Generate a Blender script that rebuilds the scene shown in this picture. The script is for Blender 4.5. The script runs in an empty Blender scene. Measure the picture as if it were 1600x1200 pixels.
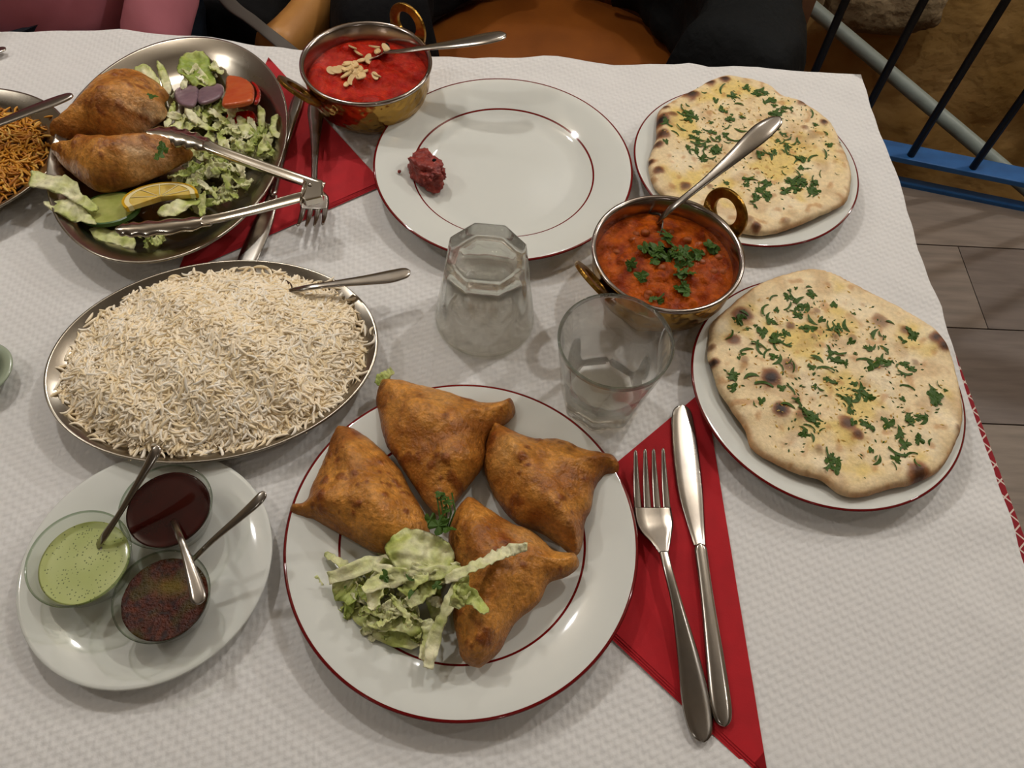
import bpy, bmesh, math, random
import numpy as np
from math import pi, sin, cos, sqrt, radians, atan2, hypot
from mathutils import Vector, Matrix, noise
from mathutils.geometry import delaunay_2d_cdt
from mathutils.bvhtree import BVHTree

random.seed(7)
rng = np.random.default_rng(7)
SC = bpy.context.scene
COL = SC.collection
T = 0.75                      # table height above the floor

# ------------------------------------------------------------------ camera
F = 1231.3
PIT, ROLL, H = radians(58.05), radians(4.94), 0.5364
cX = Vector((1, 0, 0)); cU = Vector((0, sin(PIT), cos(PIT))); cW = Vector((0, cos(PIT), -sin(PIT)))
c_right = cos(ROLL) * cX + sin(ROLL) * cU
c_up = -sin(ROLL) * cX + cos(ROLL) * cU
cam_d = bpy.data.cameras.new('camera'); cam = bpy.data.objects.new('camera', cam_d); COL.objects.link(cam)
cam_d.sensor_width = 36.0; cam_d.lens = F / 1600 * 36.0; cam_d.clip_start = 0.02; cam_d.clip_end = 50
mw = Matrix.Identity(4)
for i in range(3):
    mw[i][0] = c_right[i]; mw[i][1] = c_up[i]; mw[i][2] = -cW[i]
mw.translation = Vector((0, 0, T + H))
cam.matrix_world = mw
SC.camera = cam

# ------------------------------------------------------------------ world, lights, exposure
SC.view_settings.view_transform = 'Standard'
SC.view_settings.look = 'None'
SC.view_settings.gamma = 1.0
SC.view_settings.use_curve_mapping = False
SC.view_settings.exposure = 0.0
SC.cycles.use_denoising = True
SC.cycles.caustics_refractive = True
SC.cycles.caustics_reflective = True
SC.cycles.blur_glossy = 0.05
SC.cycles.max_bounces = 16
SC.cycles.transmission_bounces = 14
SC.cycles.transparent_max_bounces = 16
SC.cycles.sample_clamp_indirect = 6.0
w = bpy.data.worlds.new('world'); SC.world = w; w.use_nodes = True
w.node_tree.nodes['Background'].inputs[0].default_value = (1.0, 0.86, 0.70, 1)
w.node_tree.nodes['Background'].inputs[1].default_value = 0.05

CEIL = 2.55
def add_room_light(x, y, watts, r=0.03, col=(1.0, 0.975, 0.94)):
    """bare point light for an unseen ceiling spot, hung low as added fill"""
    l = bpy.data.lights.new('unseen_point_light', 'POINT'); l.energy = watts; l.color = col
    l.shadow_soft_size = r; l.cycles.is_caustics_light = True
    o = bpy.data.objects.new('unseen_point_light', l); COL.objects.link(o); o.location = (x, y, CEIL - 0.22)
LIGHTS = [(-0.70, 1.35, 26), (0.75, 1.30, 26), (0.05, 2.1, 9), (-1.5, 0.55, 15), (1.5, 0.5, 6), (0.45, -0.9, 3), (-0.9, -0.9, 3), (2.2, 1.9, 42), (-1.5, 2.2, 5)]  # the strongest is added over the stairwell to brighten its ochre wall
for a in LIGHTS:
    add_room_light(*a)

# ------------------------------------------------------------------ helpers
def at(px, py, z=0.0):
    """point of the table scene seen at a photo pixel, z metres above the table top"""
    d = cW + c_right * ((px - 800) / F) - c_up * ((py - 600) / F)
    t = (z - H) / d.z
    return Vector((d.x * t, d.y * t, T + z))

def at2(px, py, z=0.0):
    p = at(px, py, z); return (p.x, p.y)

def pxw(wd, p):
    """metres for a width in pixels at point p"""
    return wd * (Vector(p) - Vector((0, 0, T + H))).dot(cW) / F

def sl(c):
    return tuple(((v / 12.92) if v <= 0.04045 else ((v + 0.055) / 1.055) ** 2.4) for v in c)

def hx(s):
    return sl(tuple(int(s[i:i + 2], 16) / 255 for i in (0, 2, 4)))

def mixc(a, b, t):
    t = max(0.0, min(1.0, t)); return tuple(a[i] * (1 - t) + b[i] * t for i in range(3))

def sstep(a, b, x):
    t = max(0.0, min(1.0, (x - a) / (b - a))); return t * t * (3 - 2 * t)

def nz(x, y, z=0.0, s=1.0):
    return noise.noise(Vector((x * s, y * s, z * s)))

# ------------------------------------------------------------------ materials
MATS = {}
def M(name, col=None, rough=0.5, metal=0.0, col2=None, nscale=30, bump=0.0, bscale=200, bdist=0.001, attr=None,
      trans=0.0, ior=1.45, coat=0.0, sss=0.0, sheen=0.0, spec=0.5, aniso=0.0, detail=6, stretch=None, rough2=None, mott=None):
    m = bpy.data.materials.new(name); m.use_nodes = True
    nt = m.node_tree; n = nt.nodes; L = nt.links
    b = n['Principled BSDF']
    b.inputs['Roughness'].default_value = rough; b.inputs['Metallic'].default_value = metal
    b.inputs['IOR'].default_value = ior; b.inputs['Transmission Weight'].default_value = trans
    b.inputs['Coat Weight'].default_value = coat; b.inputs['Coat Roughness'].default_value = 0.08
    b.inputs['Sheen Weight'].default_value = sheen; b.inputs['Specular IOR Level'].default_value = spec
    b.inputs['Anisotropic'].default_value = aniso
    if sss:
        b.inputs['Subsurface Weight'].default_value = sss
        b.inputs['Subsurface Radius'].default_value = (0.004, 0.002, 0.001); b.inputs['Subsurface Scale'].default_value = 0.6
    tc = n.new('ShaderNodeTexCoord'); src = tc.outputs['Object']
    if stretch:
        mp = n.new('ShaderNodeMapping'); mp.inputs['Scale'].default_value = stretch; L.new(src, mp.inputs['Vector']); src = mp.outputs['Vector']
    if attr:
        a = n.new('ShaderNodeAttribute'); a.attribute_name = attr; out = a.outputs['Color']
        if mott:
            tm = n.new('ShaderNodeTexNoise'); tm.inputs['Scale'].default_value = mott[0]; tm.inputs['Detail'].default_value = 5; tm.inputs['Roughness'].default_value = 0.65; L.new(src, tm.inputs['Vector'])
            mr = n.new('ShaderNodeMapRange'); mr.inputs['From Min'].default_value = 0.3; mr.inputs['From Max'].default_value = 0.7; mr.inputs['To Min'].default_value = mott[1]; mr.inputs['To Max'].default_value = mott[2]
            L.new(tm.outputs['Fac'], mr.inputs['Value']); vm = n.new('ShaderNodeVectorMath'); vm.operation = 'SCALE'; L.new(out, vm.inputs[0]); L.new(mr.outputs['Result'], vm.inputs['Scale']); out = vm.outputs[0]
        L.new(out, b.inputs['Base Color'])
    elif col2:
        t = n.new('ShaderNodeTexNoise'); t.inputs['Scale'].default_value = nscale; t.inputs['Detail'].default_value = detail
        L.new(src, t.inputs['Vector'])
        r = n.new('ShaderNodeValToRGB'); r.color_ramp.elements[0].position = 0.32; r.color_ramp.elements[1].position = 0.68
        r.color_ramp.elements[0].color = (*col, 1); r.color_ramp.elements[1].color = (*col2, 1)
        L.new(t.outputs['Fac'], r.inputs['Fac']); L.new(r.outputs['Color'], b.inputs['Base Color'])
        if rough2 is not None:
            mr = n.new('ShaderNodeMapRange'); mr.inputs['From Min'].default_value = 0.3; mr.inputs['From Max'].default_value = 0.7
            mr.inputs['To Min'].default_value = rough; mr.inputs['To Max'].default_value = rough2
            L.new(t.outputs['Fac'], mr.inputs['Value']); L.new(mr.outputs['Result'], b.inputs['Roughness'])
    elif col:
        b.inputs['Base Color'].default_value = (*col, 1)
    if bump:
        t2 = n.new('ShaderNodeTexNoise'); t2.inputs['Scale'].default_value = bscale; t2.inputs['Detail'].default_value = 4
        L.new(src, t2.inputs['Vector'])
        bp = n.new('ShaderNodeBump'); bp.inputs['Strength'].default_value = bump; bp.inputs['Distance'].default_value = bdist
        L.new(t2.outputs['Fac'], bp.inputs['Height']); L.new(bp.outputs['Normal'], b.inputs['Normal'])
    MATS[name] = m
    return m

def mnode(nt, op, a, b=None):
    k = nt.nodes.new('ShaderNodeMath'); k.operation = op
    for i, v in enumerate((a, b)):
        if v is None: continue
        if isinstance(v, (int, float)): k.inputs[i].default_value = v
        else: nt.links.new(v, k.inputs[i])
    return k.outputs[0]

# ------------------------------------------------------------------ object helpers
WL = {}
def _tag(o, label=None, cat=None, group=None, kind=None):
    if label: o['label'] = label
    if cat: o['category'] = cat
    if group: o['group'] = group
    if kind: o['kind'] = kind
    return o

def thing(name, loc, label, cat, group=None):
    o = bpy.data.objects.new(name, None); COL.objects.link(o); o.location = loc; o.empty_display_size = 0.02
    WL[o.name] = Vector(loc)
    return _tag(o, label, cat, group)

def obj(name, V, Fc, mat, parent=None, origin=None, smooth=True, col=None, label=None, cat=None, group=None, kind=None):
    """one mesh object from world-space vertices"""
    V = [Vector(v) for v in V]
    if origin is None:
        if parent is not None: origin = WL[parent.name]
        else:
            n = max(1, len(V)); origin = Vector((sum(v.x for v in V) / n, sum(v.y for v in V) / n, min(v.z for v in V)))
    origin = Vector(origin)
    me = bpy.data.meshes.new(name)
    me.from_pydata([v - origin for v in V], [], [tuple(f) for f in Fc])
    me.update()
    if smooth:
        me.polygons.foreach_set('use_smooth', [True] * len(me.polygons))
    if col is not None:
        ca = me.color_attributes.new('Col', 'FLOAT_COLOR', 'POINT')
        buf = np.ones((len(V), 4), dtype=np.float32); buf[:, :3] = np.array(col, dtype=np.float32)
        ca.data.foreach_set('color', buf.ravel())
    if mat: me.materials.append(mat)
    o = bpy.data.objects.new(name, me); COL.objects.link(o)
    if parent is not None:
        o.parent = parent; o.location = origin - WL[parent.name]
    else: o.location = origin
    WL[o.name] = origin
    return _tag(o, label, cat, group, kind)

def place(name, me, parent, loc, rot=(0, 0, 0), sc=1.0, **kw):
    """another object that shares a mesh"""
    o = bpy.data.objects.new(name, me); COL.objects.link(o)
    if parent is not None:
        o.parent = parent; o.location = Vector(loc) - WL[parent.name]
    else: o.location = loc
    o.rotation_euler = rot; o.scale = (sc, sc, sc) if not isinstance(sc, tuple) else sc
    WL[o.name] = Vector(loc)
    return _tag(o, **kw)

def recalc(o):
    bm = bmesh.new(); bm.from_mesh(o.data); bmesh.ops.recalc_face_normals(bm, faces=bm.faces); bm.to_mesh(o.data); bm.free()
    return o

def lathe(prof, n=96, c=(0, 0, 0), sx=1.0, sy=1.0, rz=0.0, rf=None):
    """closed profile (list of (r,z)) spun round z; r==0 rows collapse. rf(a,i)->factor"""
    V, Fc, rows = [], [], []
    for i, (r, z) in enumerate(prof):
        if r <= 1e-9:
            rows.append([len(V)] * n); V.append(Vector((c[0], c[1], c[2] + z))); continue
        row = []
        for k in range(n):
            a = 2 * pi * k / n; rr = r * (rf(a, i) if rf else 1.0)
            x, y = rr * cos(a) * sx, rr * sin(a) * sy
            row.append(len(V)); V.append(Vector((c[0] + x * cos(rz) - y * sin(rz), c[1] + x * sin(rz) + y * cos(rz), c[2] + z)))
        rows.append(row)
    for i in range(len(prof) - 1):
        A, B = rows[i], rows[i + 1]
        for k in range(n):
            q = [A[k], A[(k + 1) % n], B[(k + 1) % n], B[k]]
            u = []
            for t in q:
                if t not in u: u.append(t)
            if len(u) > 2: Fc.append(u)
    return V, Fc

def box(x0, y0, z0, x1, y1, z1):
    V = [Vector(p) for p in ((x0, y0, z0), (x1, y0, z0), (x1, y1, z0), (x0, y1, z0), (x0, y0, z1), (x1, y0, z1), (x1, y1, z1), (x0, y1, z1))]
    return V, [(0, 3, 2, 1), (4, 5, 6, 7), (0, 1, 5, 4), (1, 2, 6, 5), (2, 3, 7, 6), (3, 0, 4, 7)]

def prism(poly, z0, z1):
    n = len(poly)
    V = [Vector((x, y, z0)) for x, y in poly] + [Vector((x, y, z1)) for x, y in poly]
    Fc = [tuple(range(n - 1, -1, -1)), tuple(range(n, 2 * n))] + [(i, (i + 1) % n, n + (i + 1) % n, n + i) for i in range(n)]
    return V, Fc

def bevel(o, wd, seg=2):
    m = o.modifiers.new('bevel', 'BEVEL'); m.width = wd; m.segments = seg; m.limit_method = 'ANGLE'; return o

def cr(P, n, closed=False):
    """Catmull-Rom through points P (tuples of any length), n samples per span"""
    P = [np.array(p, float) for p in P]; out = []; m = len(P)
    for i in range(m if closed else m - 1):
        g = (lambda k: P[k % m]) if closed else (lambda k: P[max(0, min(m - 1, k))])
        p0, p1, p2, p3 = g(i - 1), g(i), g(i + 1), g(i + 2)
        for j in range(n):
            t = j / n
            out.append(0.5 * ((2 * p1) + (-p0 + p2) * t + (2 * p0 - 5 * p1 + 4 * p2 - p3) * t * t + (-p0 + 3 * p1 - 3 * p2 + p3) * t ** 3))
    if not closed: out.append(P[-1])
    return out

def tube(P, r, n=8, cap=True):
    """tube along points; r a number or list"""
    P = [Vector(p) for p in P]; R = r if isinstance(r, (list, tuple)) else [r] * len(P)
    V, Fc = [], []; ref = None
    for i, p in enumerate(P):
        t = (P[min(i + 1, len(P) - 1)] - P[max(i - 1, 0)]).normalized()
        if ref is None:
            ref = Vector((0, 0, 1)) if abs(t.z) < 0.9 else Vector((1, 0, 0))
        s = t.cross(ref).normalized(); u = s.cross(t).normalized(); ref = u
        for k in range(n):
            a = 2 * pi * k / n; V.append(p + (s * cos(a) + u * sin(a)) * R[i])
    for i in range(len(P) - 1):
        for k in range(n):
            Fc.append((i * n + k, i * n + (k + 1) % n, (i + 1) * n + (k + 1) % n, (i + 1) * n + k))
    if cap:
        Fc.append(tuple(range(n - 1, -1, -1))); Fc.append(tuple((len(P) - 1) * n + k for k in range(n)))
    return V, Fc

def ribbon(P, W, th, seg=8, r0=True, r1=True, dish=0.0, roll=0.0, edge=None):
    """flat bar along P (Vectors) with half widths W: rounded section, rounded ends. dish bends the section"""
    S = cr([(*p, w_) for p, w_ in zip(P, W)], seg)
    pts = [Vector(s[:3]) for s in S]; wd = [max(1e-4, s[3]) for s in S]
    cum = [0.0]
    for i in range(1, len(pts)): cum.append(cum[-1] + (pts[i] - pts[i - 1]).length)
    tot = cum[-1]
    for i in range(len(pts)):
        if r0:
            e = wd[i] if cum[i] < 0.03 else 1e9
            if cum[i] < wd[i]: wd[i] *= sqrt(max(0.02, 1 - (1 - cum[i] / wd[i]) ** 2))
        if r1 and tot - cum[i] < wd[i]:
            wd[i] *= sqrt(max(0.02, 1 - (1 - (tot - cum[i]) / wd[i]) ** 2))
    sec = [(-1, 0), (-0.86, 0.75), (-0.4, 1), (0, 1), (0.4, 1), (0.86, 0.75), (1, 0), (0.86, -0.75), (0.4, -1), (0, -1), (-0.4, -1), (-0.86, -0.75)]
    V, Fc = [], []; n = len(sec)
    for i, p in enumerate(pts):
        t = (pts[min(i + 1, len(pts) - 1)] - pts[max(i - 1, 0)]).normalized()
        s = t.cross(Vector((0, 0, 1))).normalized(); u = s.cross(t).normalized()
        if roll: s, u = s * cos(roll) + u * sin(roll), u * cos(roll) - s * sin(roll)
        for a, b in sec:
            ww = wd[i]
            if edge and abs(a) > 0.8: ww = ww * edge(i / (len(pts) - 1), a)
            V.append(p + s * (a * ww) + u * (b * th / 2 + dish * (a * a) * wd[i]))
    for i in range(len(pts) - 1):
        for k in range(n):
            Fc.append((i * n + k, i * n + (k + 1) % n, (i + 1) * n + (k + 1) % n, (i + 1) * n + k))
    Fc.append(tuple(range(n - 1, -1, -1))); Fc.append(tuple((len(pts) - 1) * n + k for k in range(n)))
    return V, Fc

def pillow(outline, zb, Ht, wd, res=0.002, p=0.5, Hb=0.0, bumps=(), namp=0.0, nscale=60, jag=0.0, smooth=True, zfun=None, seed=0.0):
    """solid with a given outline: top rises by Ht within wd of the edge, bottom sinks by Hb. returns V,F,info(d,top)"""
    O = [np.array(q, float) for q in outline]
    if smooth: O = cr(O, 8, closed=True)
    # resample
    seg = []
    m = len(O)
    for i in range(m):
        a, b = O[i], O[(i + 1) % m]; L = np.linalg.norm(b - a); k = max(1, int(round(L / res)))
        if L < res * 0.4 and seg and np.linalg.norm(seg[-1] - a) < res * 0.6: continue
        for j in range(k): seg.append(a + (b - a) * j / k)
    B = np.array(seg)
    if jag:
        c = B.mean(0)
        for i in range(len(B)):
            v = B[i] - c; B[i] = c + v * (1 + jag * nz(B[i][0], B[i][1], seed, 90) + jag * 0.6 * nz(B[i][0], B[i][1], seed + 3, 260))
    lo, hi = B.min(0), B.max(0)
    gx = np.arange(lo[0], hi[0], res); gy = np.arange(lo[1], hi[1], res * 0.866)
    G = []
    for j, y in enumerate(gy):
        G.append(np.c_[gx + (res * 0.5 if j % 2 else 0), np.full(len(gx), y)])
    G = np.concatenate(G); G += rng.uniform(-0.15, 0.15, G.shape) * res
    # inside test and distance
    A = B; C = np.roll(B, -1, 0)
    def dist(Q):
        out = np.empty(len(Q))
        for s in range(0, len(Q), 2000):
            q = Q[s:s + 2000]
            ab = C - A; t = ((q[:, None, :] - A) * ab).sum(2) / np.maximum(1e-12, (ab * ab).sum(1)); t = np.clip(t, 0, 1)
            dd = q[:, None, :] - (A + t[..., None] * ab); out[s:s + 2000] = np.sqrt((dd * dd).sum(2).min(1))
        return out
    def inside(Q):
        out = np.zeros(len(Q), bool)
        for s in range(0, len(Q), 2000):
            q = Q[s:s + 2000]; y = q[:, 1][:, None]; x = q[:, 0][:, None]
            c1 = (A[:, 1] > y) != (C[:, 1] > y)
            xi = (C[:, 0] - A[:, 0]) * (y - A[:, 1]) / np.where(C[:, 1] == A[:, 1], 1e-12, C[:, 1] - A[:, 1]) + A[:, 0]
            out[s:s + 2000] = ((c1 & (x < xi)).sum(1) % 2) == 1
        return out
    G = G[inside(G)]; dg = dist(G); k = dg > res * 0.55; G = G[k]; dg = dg[k]
    nb = len(B); P2 = [Vector(q) for q in B] + [Vector(q) for q in G]
    r = delaunay_2d_cdt(P2, [(i, (i + 1) % nb) for i in range(nb)], [list(range(nb))], 1, 1e-9)
    v2, tri = r[0], r[2]
    Q = np.array([(v.x, v.y) for v in v2]); orig = r[3]
    d = np.zeros(len(Q))
    isb = np.zeros(len(Q), bool)
    for i, o in enumerate(orig):
        isb[i] = any(j < nb for j in o) if o else False
        d[i] = 0 if isb[i] else dg[o[0] - nb] if o else 0
    V, Fc, info = [], [], []
    zf = zb if callable(zb) else (lambda x, y: zb)
    top, bot = [], []
    for i, (x, y) in enumerate(Q):
        t = min(1.0, d[i] / wd); g = (1 - (1 - t) ** 2) ** p
        base = T + zf(x, y)
        z = Ht * g
        for (bx, by, br, bh) in bumps:
            z += bh * math.exp(-((x - bx) ** 2 + (y - by) ** 2) / (br * br)) * min(1, d[i] / 0.006)
        if namp: z += namp * (nz(x, y, seed, nscale) + 0.5 * nz(x, y, seed + 9, nscale * 2.3)) * min(1, d[i] / 0.004)
        zz = zfun(x, y) if zfun else 0.0
        top.append(len(V)); V.append(Vector((x, y, base + z + zz))); info.append((d[i], True))
        if isb[i]: bot.append(top[-1])
        else:
            bot.append(len(V)); V.append(Vector((x, y, base - Hb * g + zz))); info.append((d[i], False))
    for f in tri:
        Fc.append([top[i] for i in f]); Fc.append([bot[i] for i in reversed(f)])
    return V, Fc, info

def bvh_of(V, Fc):
    return BVHTree.FromPolygons([Vector(v) for v in V], [tuple(f) for f in Fc])

def drop(bvh, x, y, z0=None):
    h = bvh.ray_cast(Vector((x, y, T + 0.4)), Vector((0, 0, -1)))
    return (h[0], h[1]) if h[0] is not None else (None, None)

def grid_solid(fun, nu, nv, mat, name, **kw):
    """open sheet from fun(u,v)->Vector"""
    V = [fun(i / nu, j / nv) for i in range(nu + 1) for j in range(nv + 1)]
    Fc = [(i * (nv + 1) + j, (i + 1) * (nv + 1) + j, (i + 1) * (nv + 1) + j + 1, i * (nv + 1) + j + 1) for i in range(nu) for j in range(nv)]
    return obj(name, V, Fc, mat, **kw)

# ------------------------------------------------------------------ material library
def porcelain(name, rings):
    m = M(name, (0.69, 0.705, 0.66), rough=0.06); nt = m.node_tree; n = nt.nodes; L = nt.links
    tc = n.new('ShaderNodeTexCoord'); sp = n.new('ShaderNodeSeparateXYZ'); L.new(tc.outputs['Object'], sp.inputs[0])
    rr = mnode(nt, 'SQRT', mnode(nt, 'ADD', mnode(nt, 'MULTIPLY', sp.outputs[0], sp.outputs[0]), mnode(nt, 'MULTIPLY', sp.outputs[1], sp.outputs[1])))
    f = None
    for a, b in rings:
        q = mnode(nt, 'MULTIPLY', mnode(nt, 'GREATER_THAN', rr, a), mnode(nt, 'LESS_THAN', rr, b))
        f = q if f is None else mnode(nt, 'MAXIMUM', f, q)
    if f is not None:
        mx = n.new('ShaderNodeMix'); mx.data_type = 'RGBA'; mx.inputs[6].default_value = (0.69, 0.705, 0.66, 1); mx.inputs[7].default_value = (*hx('6e0f10'), 1)
        L.new(f, mx.inputs[0]); L.new(mx.outputs[2], n['Principled BSDF'].inputs['Base Color'])
    return m
m_plate = porcelain('porcelain_red_lines', [(0.0845, 0.0861), (0.1194, 0.2)])
m_side = porcelain('porcelain_red_rim', [(0.1062, 0.2)])
m_white = porcelain('porcelain_plain', [])
m_steel = M('platter_steel', hx('b8b0a2'), 0.20, 1.0, col2=hx('8f877a'), nscale=8, rough2=0.30, bump=0.12, bscale=24, bdist=0.002)
m_cutlery = M('cutlery_steel', hx('b9b4ac'), 0.16, 1.0, col2=hx('97918a'), nscale=40, rough2=0.26)
m_tongs = M('tongs_steel', hx('c2bcb0'), 0.14, 1.0)
m_bowlin = M('bowl_steel', hx('b5aca6'), 0.15, 1.0, col2=hx('9a9088'), nscale=30, rough2=0.22)
m_glass = M('clear_glass', (0.97, 0.985, 0.97), 0.0, trans=1.0, ior=1.48)
def soften_glass(m, f):
    nt = m.node_tree; n = nt.nodes; tr = n.new('ShaderNodeBsdfTransparent'); tr.inputs[0].default_value = (0.97, 0.985, 0.965, 1)
    mx = n.new('ShaderNodeMixShader'); mx.inputs[0].default_value = f; out = n['Material Output']
    nt.links.new(n['Principled BSDF'].outputs[0], mx.inputs[1]); nt.links.new(tr.outputs[0], mx.inputs[2]); nt.links.new(mx.outputs[0], out.inputs['Surface'])
soften_glass(m_glass, 0.20)
def thin_glass(name, tint):
    m = bpy.data.materials.new(name); m.use_nodes = True; nt = m.node_tree; n = nt.nodes; n.remove(n['Principled BSDF'])
    tr = n.new('ShaderNodeBsdfTransparent'); tr.inputs[0].default_value = (*tint, 1); gl = n.new('ShaderNodeBsdfGlossy'); gl.inputs['Roughness'].default_value = 0.02
    lw = n.new('ShaderNodeLayerWeight'); lw.inputs['Blend'].default_value = 0.5; mx = n.new('ShaderNodeMixShader')
    fr = mnode(nt, 'ADD', mnode(nt, 'MULTIPLY', mnode(nt, 'POWER', lw.outputs['Facing'], 4.0), 0.75), 0.04)
    nt.links.new(fr, mx.inputs[0]); nt.links.new(tr.outputs[0], mx.inputs[1]); nt.links.new(gl.outputs[0], mx.inputs[2]); nt.links.new(mx.outputs[0], n['Material Output'].inputs['Surface'])
    return m
m_thin = thin_glass('thin_glass', (0.955, 0.965, 0.95))
m_rim = thin_glass('rim_glass', (0.66, 0.72, 0.64))
m_thin2 = thin_glass('bowl_glass', (0.93, 0.945, 0.92))
m_napkin = M('red_paper_napkin', hx('b30f1c'), 0.85, col2=hx('a60d19'), nscale=60, bump=0.25, bscale=900, bdist=0.0004, sheen=0.2)
m_attr = M('fried_pastry', attr='Col', rough=0.38, bump=0.8, bscale=380, bdist=0.0016, spec=0.45, mott=(240, 0.70, 1.48))
m_naan = M('naan_bread', attr='Col', rough=0.5, bump=0.6, bscale=240, bdist=0.001, sss=0.08, mott=(300, 0.86, 1.12))
m_leaf = M('lettuce', attr='Col', rough=0.42, bump=0.6, bscale=260, bdist=0.0012, sss=0.08, mott=(160, 0.8, 1.18))
m_herb = M('coriander', hx('2f4a16'), 0.5, col2=hx('4a6822'), nscale=160, spec=0.3)
m_rice = M('rice_white', attr='Col', rough=0.45)
m_meat = M('tandoori_meat', hx('6e1a18'), 0.5, col2=hx('9c3a2c'), nscale=120, bump=0.8, bscale=300, bdist=0.002, coat=0.15)
m_brass = M('engraved_brass', hx('a8823c'), 0.28, 1.0, col2=hx('7d5a22'), nscale=160, bump=0.5, bscale=350, bdist=0.001)
m_curry = M('curry_sauce', attr='Col', rough=0.13, bump=0.8, bscale=520, bdist=0.0014, spec=0.16, mott=(300, 0.75, 1.25))
m_almond = M('almond', hx('d9b77e'), 0.5, col2=hx('e6cf9f'), nscale=120)
m_leather = M('brown_leather', hx('8a4d18'), 0.42, col2=hx('7a4213'), nscale=14, bump=0.25, bscale=260, bdist=0.0008)
m_leather_lit = M('leather_lit', hx('c08a48'), 0.45, col2=hx('b07a3c'), nscale=14, bump=0.25, bscale=260, bdist=0.0008)  # lighter leather: spotlight on the chair arm put into the colour
m_black = M('black_cloth', hx('070708'), 0.85, col2=hx('0c0c0e'), nscale=30, spec=0.2, bump=0.4, bscale=120, bdist=0.003, sheen=0.0)
m_lining = M('grey_lining', hx('5a544e'), 0.9)
m_darkmetal = M('black_paint', hx('0a0a0c'), 0.45)
m_blue = M('blue_paint', hx('2b66a6'), 0.5, col2=hx('245a96'), nscale=20)
m_tubegrey = M('grey_tube_paint', hx('8f9a94'), 0.45)
m_wood = M('table_wood', hx('6b4526'), 0.5, col2=hx('573619'), nscale=10)

def brass_hammered():
    m = M('hammered_brass', hx('b08a45'), 0.24, 1.0); nt = m.node_tree; n = nt.nodes; L = nt.links
    tc = n.new('ShaderNodeTexCoord'); v = n.new('ShaderNodeTexVoronoi'); v.inputs['Scale'].default_value = 170; v.feature = 'SMOOTH_F1'
    L.new(tc.outputs['Object'], v.inputs['Vector']); b = n.new('ShaderNodeBump'); b.inputs['Strength'].default_value = 0.8; b.inputs['Distance'].default_value = 0.0018
    L.new(v.outputs['Distance'], b.inputs['Height']); L.new(b.outputs['Normal'], n['Principled BSDF'].inputs['Normal'])
    return m
m_hammer = brass_hammered()

def paper_material():
    m = M('embossed_white_paper', (0.73, 0.72, 0.705), 0.9, spec=0.2); nt = m.node_tree; n = nt.nodes; L = nt.links
    tc = n.new('ShaderNodeTexCoord'); mp = n.new('ShaderNodeMapping'); mp.inputs['Rotation'].default_value = (0, 0, radians(28)); L.new(tc.outputs['Object'], mp.inputs['Vector'])
    # small warp so the embossing is not perfectly regular
    ns = n.new('ShaderNodeTexNoise'); ns.inputs['Scale'].default_value = 60; L.new(tc.outputs['Object'], ns.inputs['Vector'])
    sp = n.new('ShaderNodeSeparateXYZ'); L.new(mp.outputs['Vector'], sp.inputs[0])
    wob = mnode(nt, 'MULTIPLY', mnode(nt, 'SUBTRACT', ns.outputs['Fac'], 0.5), 0.004)
    u = mnode(nt, 'MULTIPLY', mnode(nt, 'ADD', sp.outputs[0], wob), 2 * pi / 0.0056)
    v = mnode(nt, 'MULTIPLY', mnode(nt, 'ADD', sp.outputs[1], wob), 2 * pi / 0.0072)
    # staggered cells: sin(u)*sin(v) with a sharp step on one side
    cell = mnode(nt, 'MULTIPLY', mnode(nt, 'SINE', u), mnode(nt, 'SINE', v))
    saw = mnode(nt, 'SINE', mnode(nt, 'ADD', v, mnode(nt, 'MULTIPLY', mnode(nt, 'SINE', u), 0.9)))
    h = mnode(nt, 'ADD', mnode(nt, 'MULTIPLY', cell, 0.45), mnode(nt, 'MULTIPLY', saw, 0.55))
    fine = n.new('ShaderNodeTexNoise'); fine.inputs['Scale'].default_value = 900; L.new(tc.outputs['Object'], fine.inputs['Vector'])
    h = mnode(nt, 'ADD', h, mnode(nt, 'MULTIPLY', fine.outputs['Fac'], 0.5))
    b = n.new('ShaderNodeBump'); b.inputs['Strength'].default_value = 0.5; b.inputs['Distance'].default_value = 0.0005
    L.new(h, b.inputs['Height']); L.new(b.outputs['Normal'], n['Principled BSDF'].inputs['Normal'])
    return m
m_paper = paper_material()

def check_cloth():
    m = M('red_checked_cloth', hx('8e1420'), 0.85); nt = m.node_tree; n = nt.nodes; L = nt.links
    tc = n.new('ShaderNodeTexCoord'); sp = n.new('ShaderNodeSeparateXYZ'); L.new(tc.outputs['Object'], sp.inputs[0])
    def lines(s, per, th): return mnode(nt, 'LESS_THAN', mnode(nt, 'FRACT', mnode(nt, 'MULTIPLY', s, 1 / per)), th)
    a = mnode(nt, 'ADD', sp.outputs[0], sp.outputs[1]); b = mnode(nt, 'ADD', mnode(nt, 'SUBTRACT', sp.outputs[1], sp.outputs[0]), sp.outputs[2])
    f = mnode(nt, 'MAXIMUM', lines(mnode(nt, 'ADD', a, sp.outputs[2]), 0.014, 0.12), lines(b, 0.014, 0.12))
    mx = n.new('ShaderNodeMix'); mx.data_type = 'RGBA'; mx.inputs[6].default_value = (*hx('8e1420'), 1); mx.inputs[7].default_value = (*hx('d8c8bc'), 1)
    L.new(f, mx.inputs[0]); L.new(mx.outputs[2], n['Principled BSDF'].inputs['Base Color'])
    return m
m_check = check_cloth()

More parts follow.
